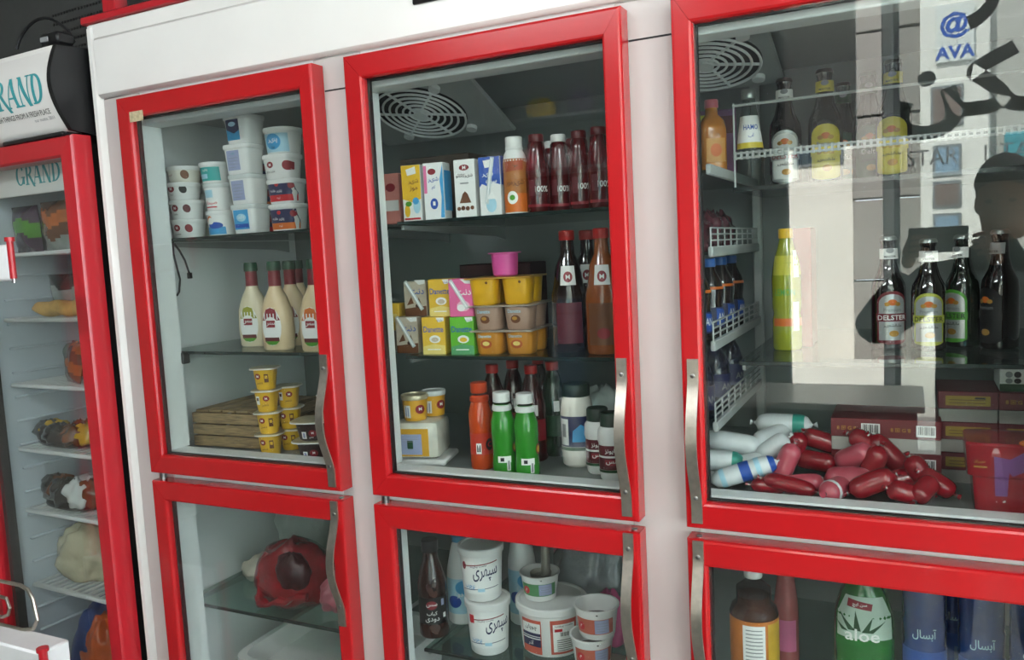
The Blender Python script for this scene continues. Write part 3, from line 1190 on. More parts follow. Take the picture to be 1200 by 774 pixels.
def skin_mesh(name, chains, m, parent, root=0, sub=2):
    """chains: list of [(x,y,z,r), ...]; the first point of a chain may be an index into the vertices so far"""
    V, E_, R_ = [], [], []
    for ch in chains:
        prev = None
        for q in ch:
            if isinstance(q, int):
                prev = q
                continue
            V.append(q[:3]); R_.append(q[3])
            if prev is not None:
                E_.append((prev, len(V)-1))
            prev = len(V)-1
    me = bpy.data.meshes.new(name)
    me.from_pydata(V, E_, [])
    me.materials.append(m)
    o = bpy.data.objects.new(name, me)
    COL.objects.link(o)
    o.parent = parent
    md = o.modifiers.new('skin', 'SKIN')
    md.use_smooth_shade = True
    sv = me.skin_vertices[0].data if me.skin_vertices else None
    if sv is None:
        bm = bmesh.new(); bm.from_mesh(me)
        bm.verts.layers.skin.verify()
        bm.to_mesh(me); bm.free()
        sv = me.skin_vertices[0].data
    for i, r in enumerate(R_):
        sv[i].radius = (r, r) if not isinstance(r, tuple) else r
        sv[i].use_root = (i == root)
    md2 = o.modifiers.new('sub', 'SUBSURF')
    md2.levels = sub
    md2.render_levels = sub
    return o


# local frame: x right, y towards the refrigerator, feet at z = 0
body = [
    [(0, 0, 0.93, (0.19, 0.14)), (0, 0, 1.08, (0.20, 0.14)), (0, 0.0, 1.25, (0.22, 0.14)), (0, -0.01, 1.38, (0.20, 0.125)), (0, -0.005, 1.455, (0.11, 0.09)), (0, 0.01, 1.51, 0.064), (0, 0.02, 1.56, 0.060)],
    [3, (-0.19, 0, 1.385, 0.088), (-0.31, 0.05, 1.28, 0.080), (-0.40, 0.12, 1.21, 0.072), (-0.335, 0.19, 1.33, 0.055), (-0.28, 0.222, 1.43, 0.034)],
    [3, (0.19, 0, 1.385, 0.088), (0.28, 0.05, 1.27, 0.080), (0.26, 0.12, 1.18, 0.072), (0.10, 0.19, 1.32, 0.055), (-0.015, 0.222, 1.43, 0.034)],
    [0, (-0.10, 0, 0.86, 0.105), (-0.11, 0.01, 0.50, 0.072), (-0.115, 0, 0.12, 0.050), (-0.12, 0.11, 0.05, 0.042)],
    [0, (0.10, 0, 0.86, 0.105), (0.11, 0.01, 0.50, 0.072), (0.115, 0, 0.12, 0.050), (0.12, 0.11, 0.05, 0.042)],
]
skin_mesh('body', body, JACK, pe)
# head with face features, one surface
hm = MB()
hz = [(-0.115, 0.045, 0.05, 0.02), (-0.105, 0.058, 0.062, 0.015), (-0.085, 0.064, 0.080, 0.008), (-0.05, 0.070, 0.090, 0.0), (-0.015, 0.074, 0.094, -0.003), (0.02, 0.077, 0.097, -0.004), (0.06, 0.077, 0.098, -0.008), (0.09, 0.068, 0.086, -0.012), (0.11, 0.048, 0.062, -0.014), (0.12, 0.02, 0.025, -0.014)]
rings = []
for z_, a_, b_, yo in hz:
    ring = []
    for i in range(32):
        t = 2*PI*i/32
        x_, y_ = a_*math.cos(t), yo+b_*math.sin(t)
        f = max(0, math.sin(t))
        ax = abs(x_)
        if f > 0.5:
            if ax < 0.016 and -0.06 < z_ < 0.03:
                y_ += 0.022*(1-ax/0.016)*(1 if z_ < -0.01 else 0.5)      # nose
            if 0.016 < ax < 0.05 and -0.01 < z_ < 0.03:
                y_ -= 0.008                                              # eye sockets
            if ax < 0.026 and -0.09 < z_ < -0.06:
                y_ += 0.006                                              # mouth
        ring.append(Vector((x_, y_, z_)))
    rings.append(ring)
hm.rings(rings, SKIN)
head = hm.build('head', pe, (0.02, 0.04, 1.655), ang=180)
head.scale = (1.06, 1.06, 1.06)
head.rotation_euler = (math.radians(-6), 0, math.radians(14))
for sx in (-1, 1):
    e = MB()
    e.rings([[Vector((sx*0.031+0.013*math.cos(t)*k_, 0.083+0.006*(1-k_), 0.012+0.007*math.sin(t)*k_)) for t in [2*PI*i/12 for i in range(12)]] for k_ in (1.0, 0.6, 0.1)], BLK)
    e.build('eye', head)
    e = MB()
    e.rings([[Vector((sx*(0.074+0.012*k_), -0.012+0.02*math.cos(t)*(1-0.3*k_), -0.005+0.033*math.sin(t)*(1-0.3*k_))) for t in [2*PI*i/14 for i in range(14)]] for k_ in (0.0, 0.6, 1.0)], SKIN)
    e.build('ear', head)
hh = MB()
hr = []
for z_, a_, b_, cut in ((-0.045, 0.074, 0.098, -0.03), (0.0, 0.080, 0.104, -0.005), (0.035, 0.083, 0.108, 0.03), (0.062, 0.085, 0.110, 0.070), (0.080, 0.083, 0.107, 0.088), (0.100, 0.078, 0.100, 0.2), (0.120, 0.067, 0.086, 0.2), (0.138, 0.050, 0.066, 0.2), (0.152, 0.030, 0.040, 0.2), (0.158, 0.010, 0.014, 0.2)):
    ring = []
    for i in range(32):
        t = 2*PI*i/32
        j = 1+0.03*math.sin(7*t+z_*90)
        ring.append(Vector((a_*j*math.cos(t), min(-0.010+b_*j*math.sin(t), cut), z_)))
    hr.append(ring)
hh.rings(hr, HAIR)
hh.build('hair', head, ang=180)


def hand(name, wrist, side):
    """palm and five bent fingers closing on the phone's short edge; side = -1 hand at the phone's left end, +1 right"""
    s = side
    x0, y0, z0 = wrist
    V = [[(x0, y0, z0, 0.024), (x0-0.004*s, y0+0.015, z0+0.03, (0.027, 0.016)), (x0-0.010*s, y0+0.02, z0+0.062, (0.03, 0.014))]]
    L = [0.030, 0.034, 0.032, 0.026]
    for k in range(4):
        bx, bz = x0-0.012*s+0.002*k*s, z0+0.100-0.020*k
        V.append([2, (bx+0.004*s, y0+0.032, bz, 0.0095), (bx-0.012*s, y0+0.043, bz+0.006, 0.009), (bx-0.012*s-L[k]*0.8*s, y0+0.044, bz+0.006, 0.008), (bx-0.012*s-L[k]*1.4*s, y0+0.041, bz+0.001, 0.0075)])
    V.append([1, (x0-0.018*s, y0+0.005, z0+0.045, 0.012), (x0-0.034*s, y0+0.004, z0+0.066, 0.010), (x0-0.046*s, y0+0.010, z0+0.076, 0.009)])
    return skin_mesh(name, V, SKIN, pe, 0, 2)


hand('hand', (-0.275, 0.215, 1.445), -1)
hand('hand', (-0.022, 0.215, 1.445), 1)
ph = thing('phone', 'black mobile phone held sideways by the photographer', 'phone', (1.875, -1.486, 1.493))
g = MB(); g.box(-0.086, 0.086, -0.0045, 0.0045, -0.041, 0.041, BLACK, 0.004, 2); g.build('casing', ph)
g = MB(); g.box(-0.081, 0.081, -0.0052, -0.0044, -0.037, 0.037, emit('phone_screen', '#8a8f94', 0.5)); g.build('screen', ph)
g = MB(); g.rings([[Vector((-0.055+0.008*math.cos(2*PI*i/14), yy, 0.022+0.008*math.sin(2*PI*i/14))) for i in range(14)] for yy in (0.004, 0.006)], BLK); g.build('lens', ph)

# ================================================================== goods
Z1, Z2, Z3, Z4 = 1.6045, 1.3005, 1.0302, 0.5885     # standing heights: upper shelf, middle shelf, floor, lower shelf
ZB2 = 1.2965                                        # middle shelf of the second column
ZC = 0.5845


def tub(label, loc, w_, h, body, lid, items=(), d_=None, n=2.0, taper=0.84, rz=0.0, group=None, name='yogurt_tub', cat='tub', lidh=0.010, seg=28, open_top=False):
    d_ = d_ or w_
    t = thing(name, label, cat, loc, rz, group)
    hx, hy_ = w_/2, d_/2
    zt = h-lidh
    R = [(0.0, hx*taper*0.95, hy_*taper*0.95, n), (0.003, hx*taper, hy_*taper, n), (zt, hx*0.95, hy_*0.95, n)]
    if open_top:
        R2 = R+[(h-0.004, hx*0.97, hy_*0.97, n), (h-0.004, hx*1.03, hy_*1.03, n), (h, hx*1.03, hy_*1.03, n), (h, hx*0.94, hy_*0.94, n), (h*0.45, hx*0.88, hy_*0.88, n)]
        loft(R2, body, 'body', t, seg=seg)
        R3 = [(h*0.45+0.001, hx*0.865, hy_*0.865, n), (h*0.5, hx*0.5, hy_*0.5, n)]
        loft(R3, lid, 'contents', t, seg=seg)
    else:
        loft(R, body, 'body', t, seg=seg)
        loft([(zt-0.002, hx*0.99, hy_*0.99, n), (zt, hx*1.02, hy_*1.02, n), (h-0.002, hx*1.02, hy_*1.02, n), (h-0.0003, hx*0.98, hy_*0.98, n), (h-0.0003, hx*0.90, hy_*0.90, n), (h-0.003, hx*0.88, hy_*0.88, n)], lid, 'lid', t, seg=seg)
    if items:
        decals(Round(R), items, t)
    return t


def stack(px, py, y, z, specs, dpx=0):
    """specs from the bottom up: (label, w, h, body, lid, items, kwargs)"""
    p = max(X(px, py, y), -0.02)
    k = 0
    for label, w_, h, body, lid, items, kw in specs:
        tub(label, (p+0.003*math.sin(k*2.3), y+0.003*math.cos(k*1.7), z), w_, h, body, lid, items, **kw)
        z += h+0.0004
        k += 1
    return z


GA = 'dairy tubs on the top shelf of the first column'
OVL = mat('tub_cream', '#e6e1d4', 0.4, var=0.04)
BROWNLID = mat('brown_lid', '#6b4437', 0.4, var=0.08)
CLEARLID = mat('milky_lid', '#d5dad9', 0.25, var=0.04)


def small_logo_tub(txt, right=DKR):
    return logo(0.0, 0.030, 0.009)+[('T', txt, 0.0, 0.014, 0.006, BLK, 0.03), ('E', 0.034, 0.028, 0.010, 0.011, right), ('E', -0.036, 0.027, 0.008, 0.010, BLK)]


stack(221, 270, 0.205, Z1, [
    ('low white tub at the bottom of the far left stack on the top shelf', 0.094, 0.053, W, W, small_logo_tub('ماست'), dict(group=GA)),
    ('low white tub second from the bottom in the far left stack, maroon seal', 0.094, 0.052, W, W, small_logo_tub('خامه', MAROON), dict(group=GA)),
    ('low white tub third in the far left stack, black and maroon seals', 0.094, 0.047, W, W, small_logo_tub('لبنه', BLK), dict(group=GA)),
    ('low cream tub on top of the far left stack with brown orange print', 0.092, 0.044, OVL, W, [('R', -0.03, 0.012, 0.008, 0.03, WG), ('T', 'قیماق', -0.012, 0.02, 0.007, DKR, 0.03), ('E', 0.034, 0.02, 0.011, 0.012, BRN)], dict(group=GA)),
])
stack(222, 200, 0.325, Z1+0.13, [('brown lidded tub on the carton behind the far left stack', 0.092, 0.075, W, BROWNLID, [('R', -0.034, 0.034, 0.03, 0.058, BROWNLID)], dict(group=GA))])
bx = MB()
bx.box(-0.06, 0.06, -0.05, 0.05, 0, 0.13, mat('white_card', '#c9ccca', 0.7), 0.002)
tag(bx.build('carton', loc=(-0.005, 0.325, Z1)), 'plain white carton hidden behind the far left tub stack', 'carton')
stack(259, 250, 0.215, Z1, [
    ('white tub with blue wave at the foot of the second stack', 0.083, 0.070, W, W, [('R', -0.036, 0.036, 0.006, 0.026, SKY), ('E', 0.008, 0.03, 0.022, 0.009, BLUE), ('E', -0.008, 0.046, 0.010, 0.010, ORG), ('E', -0.004, 0.042, 0.010, 0.009, PWH)], dict(group=GA)),
    ('white tub with red lettering in the middle of the second stack', 0.083, 0.072, W, CLEARLID, [('R', -0.02, 0.010, 0.034, 0.054, LTBL), ('R', -0.026, 0.024, 0.012, 0.028, PWH), ('T', 'صبحانه', -0.002, 0.020, 0.014, REDP, 0.045), ('R', -0.02, 0.018, 0.007, 0.010, REDP)], dict(group=GA)),
    ('white tub with teal band on top of the second stack', 0.085, 0.056, W, W, [('R', -0.038, 0.040, 0.006, 0.042, TEAL), ('R', -0.024, 0.006, 0.012, 0.024, LTBL), ('T', 'پنیر', 0.0, 0.034, 0.008, PWH)], dict(group=GA)),
])
def pic(m1, m2):
    return [('R', -0.028, 0.022, 0.012, 0.062, m1), ('E', -0.002, 0.042, 0.016, 0.010, m2), ('T', 'پنیر', -0.002, 0.043, 0.009, PWH), ('R', -0.026, 0.020, 0.016, 0.026, BLUE)]
sq = dict(n=5.0, d_=0.078, group=GA)
stack(294, 255, 0.18, Z1, [
    ('square white cheese tub with bright blue label, lowest of the tallest stack', 0.086, 0.076, W, CLEARLID, pic(SKY, LTBL), sq),
    ('square white cheese tub with lilac label, second of the tallest stack', 0.086, 0.076, W, CLEARLID, [('R', -0.026, 0.016, 0.010, 0.060, LILAC)]+lines(-0.02, 0.01, 0.05, 5, 0.008, PGR), sq),
    ('square white cheese tub with lilac label, third of the tallest stack', 0.086, 0.076, W, W, [('R', -0.026, 0.016, 0.010, 0.060, LILAC), ('T', 'پنیر', -0.005, 0.052, 0.006, TEAL)]+lines(-0.02, 0.01, 0.042, 4, 0.008, PGR), sq),
    ('square white cheese tub with dark blue sea picture on top of the tallest stack', 0.086, 0.074, W, W, [('R', -0.030, 0.014, 0.010, 0.062, NAVY), ('P', [(-0.030, 0.010), (0.014, 0.010), (0.014, 0.034), (-0.004, 0.026), (-0.030, 0.038)], SKY), ('E', -0.008, 0.05, 0.012, 0.006, LTBL)], sq),
])
def navy(bot):
    return [('R', -0.042, 0.042, 0.006, 0.056, NAVY), ('R', -0.042, 0.042, 0.006, 0.022, bot), ('T', 'پنیر خامه', -0.006, 0.032, 0.010, PWH, 0.045), ('E', -0.002, 0.048, 0.006, 0.005, REDP), ('T', 'لبنه', 0.0, 0.014, 0.007, PWH), ('E', 0.036, 0.044, 0.006, 0.008, DKR)]
rc = dict(n=3.4, d_=0.075, group=GA)
stack(338, 255, 0.20, Z1, [
    ('navy and orange cream cheese tub at the foot of the stack by the handle', 0.094, 0.070, W, W, navy(ORG), rc),
    ('navy and red cream cheese tub, second of the stack by the handle', 0.094, 0.062, W, W, navy(REDP), rc),
    ('white tub with two dark red seals, third of the stack by the handle', 0.094, 0.062, W, W, logo(-0.012, 0.036, 0.008)+[('T', 'شیر برنج', -0.012, 0.018, 0.008, BLK, 0.03), ('E', 0.036, 0.032, 0.011, 0.012, DKR)], rc),
    ('rounded light blue tub on top of the stack by the handle', 0.09, 0.066, W, W, [('R', -0.040, 0.040, 0.004, 0.050, LTBL), ('E', 0.0, 0.03, 0.022, 0.020, SKY), ('T', 'پنیر', 0.0, 0.032, 0.013, PWH), ('T', 'فتا', 0.0, 0.016, 0.006, BLK)], dict(n=2.6, group=GA)),
])
stack(312, 250, 0.34, Z1, [
    ('navy tub in the shade behind the tallest stack, lowest', 0.094, 0.07, W, W, navy(REDP), rc),
    ('navy tub in the shade behind the tallest stack, middle', 0.094, 0.07, W, W, navy(ORG), rc),
    ('navy tub in the shade behind the tallest stack, uppermost', 0.094, 0.07, W, W, navy(REDP), rc),
])
# black cable hanging from the shelf corner
cb = MB()
x_, = (X(206, 290, 0.13)+0.012,)
cb.tube([(x_, 0.111, 1.596), (x_-0.004, 0.113, 1.565), (x_+0.004, 0.113, 1.53), (x_+0.012, 0.113, 1.495), (x_+0.006, 0.112, 1.462), (x_-0.004, 0.112, 1.452)], 0.0028, BLACK, 6)
cb.tube([(x_, 0.115, 1.590), (x_+0.02, 0.112, 1.572), (x_+0.038, 0.111, 1.545), (x_+0.05, 0.111, 1.51)], 0.0028, BLACK, 6)
cb.box(x_+0.046, x_+0.056, 0.106, 0.116, 1.496, 1.512, BLACK, 0.001)
tag(cb.build('cable_tie'), 'loose black cable hanging from the corner of the top shelf', 'cable')


# ---- dressing bottles
CREAM = mat('cream_dressing', '#dcc39c', 0.3, var=0.05)
CREAMY = mat('pale_dressing', '#e0d3b4', 0.3, var=0.05)
GCAP = mat('green_cap', '#1d4630', 0.4)
def dressing(label, px, py, y, fill, top, rz=0.0):
    t = thing('dressing_bottle', label, 'bottle', (X(px, py, y), y, Z2), rz, 'salad dressing bottles on the middle shelf')
    R = [(0.0, 0.039, 0.024, 2.4), (0.004, 0.043, 0.027, 2.4), (0.05, 0.045, 0.031, 2.4), (0.10, 0.043, 0.030, 2.3), (0.135, 0.031, 0.025, 2.1), (0.160, 0.017, 0.017, 2.0), (0.178, 0.0145, 0.0145, 2.0), (0.205, 0.0145, 0.0145, 2.0)]
    loft(R, fill, 'body', t)
    loft([(0.165, 0.0162, 0.0162, 2), (0.208, 0.0155, 0.0155, 2)], mat('neck_band', '#7d1f2a', 0.4, var=0.25, scale=260), 'neck_band', t)
    loft([(0.206, 0.018, 0.018, 2), (0.209, 0.0185, 0.0185, 2), (0.226, 0.0175, 0.0175, 2), (0.230, 0.0165, 0.0165, 2)], GCAP, 'cap', t)
    it = [('E', 0, 0.062, 0.029, 0.050, PWH)]
    zt = 0.108
    it += [('P', [(-0.018, 0.095), (0.018, 0.095), (0.014, 0.106), (0, 0.111), (-0.014, 0.106)], top), ('P', [(-0.027, 0.078), (0.027, 0.078), (0.018, 0.095), (-0.018, 0.095)], top)]
    it += [('E', 0, 0.074, 0.017, 0.013, PWH), ('R', -0.013, 0.013, 0.060, 0.078, DKR), ('T', 'سس', 0, 0.069, 0.011, PWH)]
    it += [('R', -0.021, 0.021, 0.024, 0.034, MAROON), ('P', [(-0.021, 0.024), (0.021, 0.024), (0.012, 0.016), (0, 0.014), (-0.012, 0.016)], GRN)]
    for k in range(5):
        it.append(('R', -0.018+k*0.009, -0.015+k*0.009, 0.080, 0.096, PWH))
    decals(Round(R), it, t)
dressing('dressing bottle with olive topped label, farthest left of the group', 298, 370, 0.25, CREAMY, mat('print_olive', '#9a9a2c', 0.5), 0.15)
dressing('dressing bottle with red checked label at the front of the shelf', 325, 370, 0.18, CREAM, DKR, 0.1)
dressing('dressing bottle half hidden behind the red checked front bottle', 343, 370, 0.27, CREAM, DKR, 0.3)
dressing('dressing bottle in the shade, deepest of the group', 352, 370, 0.37, CREAM, DKR, 0.3)
dressing('dressing bottle cut off by the red frame beside the handle', 371, 370, 0.16, CREAM, ORG, 0.1)

# ---- pudding cups on the floor of the first column
YCUP = mat('yellow_cup', '#e0b024', 0.4, var=0.05)
CHOC = mat('chocolate_cup', '#2a1414', 0.35, var=0.06)
FOIL = mat('foil_lid', '#cfc4a4', 0.3, 0.4, var=0.15, scale=80)
def cup(label, x, y, z, h, body, rim, items, r=0.030, rz=0.0, group=None, name='pudding_cup', flut=False):
    t = thing(name, label, 'cup', (x, y, z), rz, group)
    R = [(0.0, r*0.70, r*0.70, 2.3), (0.002, r*0.74, r*0.74, 2.3), (h-0.005, r*0.93, r*0.93, 2.5)]
    loft(R, body, 'body', t, seg=24)
    loft([(h-0.005, r*0.95, r*0.95, 2.6), (h-0.004, r*1.16, r*1.16, 3.4), (h-0.0018, r*1.16, r*1.16, 3.4), (h-0.0012, r*0.9, r*0.9, 2.6)], rim, 'rim', t, seg=24)
    lid = loft([(h-0.0017, r*1.10, r*1.10, 3.4), (h-0.0002, r*1.10, r*1.10, 3.4)], FOIL, 'foil_lid', t, seg=24)
    if items:
        decals(Round(R), items, t)
    return t
def ylab(side):
    return [('R', -0.026, 0.028, 0.004, 0.046, YCUP), ('E', 0.010*side, 0.036, 0.008, 0.0075, DKR), ('T', 'M', 0.010*side, 0.036, 0.006, PWH), ('R', -0.012*side-0.005, -0.012*side+0.005, 0.020, 0.042, PWH if side > 0 else BRN), ('R', -0.012*side-0.003, -0.012*side+0.003, 0.030, 0.038, BRN if side > 0 else YEL), ('T', 'دسر', 0.006*side, 0.018, 0.007, BRN)]
GP = 'stacked pudding cups on the refrigerator floor'
yy = 0.135
for k, (lab, side) in enumerate((('yellow pudding cup at the foot of the front stack', -1), ('yellow pudding cup second in the front stack', -1), ('yellow pudding cup third in the front stack, seal turned right', 1), ('yellow pudding cup crowning the front stack', -1))):
    cup(lab, X(315-3*k*0, 490, yy)+0.002*math.sin(k*3), yy, Z3+k*0.0575, 0.0575, YCUP, WG, ylab(side), 0.031, 0.1*math.sin(k*2)+0.35, GP)
for k, lab in enumerate(('yellow pudding cup at the foot of the shorter stack behind', 'yellow pudding cup in the middle of the shorter stack behind', 'yellow pudding cup on top of the shorter stack behind')):
    cup(lab, X(341, 500, 0.20), 0.20, Z3+k*0.0575, 0.0575, YCUP, WG, ylab(-1 if k < 2 else 1), 0.031, 0.4, GP)
def clab():
    return [('R', -0.030, 0.034, 0.003, 0.032, CHOC), ('R', -0.016, -0.004, 0.006, 0.024, PWH), ('R', -0.013, -0.007, 0.008, 0.021, LILAC), ('E', 0.012, 0.020, 0.010, 0.009, DKR), ('T', 'M', 0.012, 0.021, 0.006, PWH), ('T', 'کاکائو', 0.008, 0.009, 0.005, PWH, 0.02)]
for k, lab in enumerate(('brown chocolate dessert cup at the bottom beside the handle', 'brown chocolate dessert cup second of the pair beside the handle')):
    cup(lab, X(368, 515, 0.135), 0.135, Z3+k*0.050, 0.050, CHOC, W, clab(), 0.044, 0.3, 'chocolate dessert cups beside the handle', 'dessert_cup')
for k, lab in enumerate(('brown dessert cup behind the pair, lowest', 'brown dessert cup behind the pair, middle', 'brown dessert cup behind the pair, highest with white rim')):
    cup(lab, X(399, 500, 0.235), 0.235, Z3+k*0.050, 0.050, CHOC, W, clab(), 0.044, 0.2, 'chocolate dessert cups beside the handle', 'dessert_cup')

# ---- wooden fruit crate
WD = wood('pale_crate_wood', '#6a563a', '#a88d62')
cr = thing('fruit_crate', 'low pale wooden crate on the refrigerator floor left of the cups', 'crate', (0.132, 0.275, Z3), 0.04)
for k, z_ in enumerate((0.004, 0.036, 0.068)):
    for yy_ in (-0.12, 0.12):
        g = MB(); g.box(-0.125, 0.115, yy_-0.004, yy_+0.004, z_, z_+0.028, WD, 0.001); g.build('plank', cr)
    for xx_ in (-0.127, 0.117):
        g = MB(); g.box(xx_-0.003, xx_+0.003, -0.124, 0.124, z_, z_+0.028, WD, 0.001); g.build('plank', cr)
for k in range(5):
    g = MB(); g.box(-0.12+k*0.047, -0.078+k*0.047, -0.118, 0.118, 0.098, 0.104, WD, 0.001); g.build('top_plank', cr)
for xx_ in (-0.115, 0.105):
    for yy_ in (-0.108, 0.108):
        g = MB(); g.box(xx_-0.008, xx_+0.008, yy_-0.008, yy_+0.008, 0.001, 0.097, WD, 0.001); g.build('corner_post', cr)
g = MB(); g.lathe([(0.007, 0.0), (0.006, 0.006), (0.003, 0.008)], BLK, 12, c=(0, 0, 0))
o = g.build('stud', cr, (0.122, 0.0, 0.05)); o.rotation_euler = (0, PI/2, 0)

# ---- lower compartment of the first column
def lump(name, parent, m, sx, sy, sz, amp, seed, loc=(0, 0, 0), n=20, flat=0.0, f=3.0):
    """soft crumpled bag shape"""
    rnd = random.Random(seed)
    ph_ = [rnd.uniform(0, 6.28) for _ in range(8)]
    mb = MB()
    rings = []
    for j in range(1, n):
        v = PI*j/n
        ring = []
        for i in range(2*n):
            t = 2*PI*i/(2*n)
            k = 1+amp*(math.sin(f*t+ph_[0]+2*v)*math.sin(2.3*v*f/2+ph_[1])+0.6*math.sin(2.1*f*t+ph_[2]-3*v)+0.35*math.sin(4.3*f*v+ph_[3]+t)+0.2*math.sin(7*t*1.0+ph_[4])*math.sin(9*v+ph_[5]))
            z_ = -math.cos(v)*sz*k
            ring.append(Vector((sx*k*math.sin(v)*math.cos(t), sy*k*math.sin(v)*math.sin(t), max(z_, -sz*(1-flat)))))
        rings.append(ring)
    mb.rings(rings, m)
    zmin = min(v.co.z for v in mb.bm.verts)
    for v in mb.bm.verts:
        v.co.z -= zmin
    return mb.build(name, parent, loc, ang=70)


REDNET = mat('red_film', '#83101a', 0.22, var=0.3, scale=22, bump=0.5, bscale=90, coat=0.6)
DKMEAT = mat('dark_meat', '#3a0b10', 0.35, var=0.35, scale=30, bump=0.5)
bag = thing('meat_bag', 'red plastic bag bulging with dark contents on the lower shelf', 'bag', (X(348, 690, 0.235), 0.235, Z4))
lump('body', bag, REDNET, 0.122, 0.09, 0.105, 0.07, 3, flat=0.35, f=2.0)
lump('window_patch', bag, DKMEAT, 0.055, 0.035, 0.055, 0.06, 9, (0.045, -0.060, 0.05))
for k, (a, c) in enumerate((((-0.07, -0.075, 0.01), (-0.045, -0.05, 0.15)), ((-0.06, -0.085, 0.012), (0.10, -0.075, 0.055)))):
    g = MB()
    g.tube([Vector(a).lerp(Vector(c), t/8)+Vector((0, -0.012*math.sin(PI*t/8), 0.004*math.sin(t*2.2))) for t in range(9)], [0.010+0.004*math.sin(t*1.9) for t in range(9)], REDNET, 8)
    g.build('fold', bag)
CLB = mat('milky_bag', '#bcc7c0', 0.3, var=0.12, scale=14, bump=0.5)
GRB = mat('green_bag', '#4f6a4c', 0.35, var=0.25, scale=18, bump=0.6)
tb = thing('plastic_bag', 'crumpled milky plastic bag behind the red bag', 'bag', (0.085, 0.50, Z4))
lump('body', tb, CLB, 0.12, 0.06, 0.13, 0.08, 12, flat=0.3)
tb = thing('plastic_bag', 'dark green leafy bag at the back of the lower shelf', 'bag', (0.30, 0.46, Z4))
lump('body', tb, GRB, 0.075, 0.07, 0.13, 0.10, 15, flat=0.3)
tb = thing('plastic_bag', 'pale cream packet lying against the red bag on its left', 'bag', (0.045, 0.33, Z4))
lump('body', tb, mat('cream_bag', '#c9c3b2', 0.4, var=0.1), 0.06, 0.06, 0.04, 0.1, 18, flat=0.3)
tb = thing('plastic_bag', 'pink bag squeezed beside the lower handle', 'bag', (X(400, 700, 0.235), 0.235, Z4))
lump('body', tb, mat('pink_bag', '#b0606c', 0.35, var=0.2, scale=20), 0.05, 0.06, 0.055, 0.12, 21, flat=0.3)
tr = thing('tray', 'white rimmed tray with dark inside at the bottom of the first column', 'tray', (0.32, 0.34, 0.161))
loft([(0.0, 0.21, 0.19, 8), (0.28, 0.235, 0.215, 8), (0.28, 0.215, 0.195, 8), (0.22, 0.21, 0.19, 8)], W, 'body', tr, seg=40)
loft([(0.219, 0.205, 0.185, 8), (0.2195, 0.1, 0.1, 8)], mat('tray_contents', '#5d625c', 0.5, var=0.3), 'contents', tr, seg=40)

# ---- cartons on the top shelf of the second column
STRAWM = mat('straw_white', '#e8eaea', 0.3, var=0)
def carton(label, x, y, z, w_, d_, h, base, items, rz=0.0, straw=None, group=None, name='milk_carton', cat='carton'):
    t = thing(name, label, cat, (x, y, z), rz, group)
    g = MB()
    g.box(-w_/2, w_/2, -d_/2, d_/2, 0, h, base, 0.0012)
    g.build('body', t)
    if items:
        decals(Slab(w_/2, d_/2, h), items, t)
    if straw:
        g = MB()
        (a0, c0), (a1, c1) = straw
        g.tube([(a0, -d_/2-0.0035, c0), (a1, -d_/2-0.0035, c1)], 0.0022, STRAWM, 8)
        g.build('straw', t)
        g = MB()   # clear wrapper of the straw
        mx_, mz_ = (a0+a1)/2, (c0+c1)/2
        L_ = math.hypot(a1-a0, c1-c0)
        g.box(-0.0045, 0.0045, -d_/2-0.0016, -d_/2-0.0008, -L_/2-0.004, L_/2+0.004, mat('straw_wrap', '#cfd8da', 0.2, var=0))
        o_ = g.build('straw_wrapper', t)
        for v in o_.data.vertices:
            aa = math.atan2(a1-a0, c1-c0)
            xx_, zz_ = v.co.x, v.co.z
            v.co.x = mx_+xx_*math.cos(aa)+zz_*math.sin(aa)
            v.co.z = mz_-xx_*math.sin(aa)+zz_*math.cos(aa)
    return t
GC = 'drink cartons on the top shelf of the second column'
PEACH = mat('print_peach', '#d98a80', 0.5, var=0.1)
ch = 0.128
carton('peach pink carton half hidden behind the white jamb', X(466, 230, 0.20)-0.008, 0.20, Z1, 0.046, 0.04, 0.118, PEACH, [('R', -0.02, 0.02, 0.03, 0.055, PWH), ('E', 0, 0.085, 0.013, 0.010, DKR)], 0.1, group=GC)
carton('yellow and white flavoured milk carton with banana cartoon glass', X(487, 230, 0.165), 0.165, Z1, 0.048, 0.04, ch, W,
       [('R', -0.0235, 0.0235, 0.058, 0.1275, YEL), ('P', [(-0.0235, 0.058), (0.0235, 0.058), (0.0235, 0.050), (0.0, 0.044), (-0.0235, 0.052)], YEL), ('P', [(-0.012, 0.118), (0.012, 0.124), (0.014, 0.108), (-0.008, 0.104)], PWH), ('T', 'شیر', 0.006, 0.09, 0.012, BRN), ('T', 'موز', 0.006, 0.074, 0.012, BRN), ('E', 0.012, 0.035, 0.009, 0.018, LTBL), ('E', 0.010, 0.046, 0.008, 0.008, SKY), ('E', -0.012, 0.024, 0.007, 0.014, YEL), ('E', -0.008, 0.040, 0.008, 0.006, GRN), ('R', -0.02, 0.02, 0.004, 0.008, REDP)], 0.12, group=GC)
carton('white milk carton with blue roundel and sky blue edge', X(513, 230, 0.165), 0.165, Z1, 0.050, 0.04, ch, W,
       [('R', -0.0235, -0.016, 0.06, 0.122, PINKP), ('E', -0.003, 0.108, 0.010, 0.007, DKR), ('T', 'شیر', 0.0, 0.09, 0.012, BLUE), ('T', 'کم', 0.0, 0.072, 0.010, BLUE), ('E', 0.0, 0.036, 0.0095, 0.0125, BLUE), ('R', -0.003, 0.003, 0.032, 0.041, PWH), ('P', [(0.015, 0.004), (0.0245, 0.004), (0.0245, 0.124), (0.016, 0.09), (0.019, 0.05)], SKY), ('F', 'right'), ('R', -0.02, 0.02, 0.02, 0.11, SKY)], 0.12, group=GC)
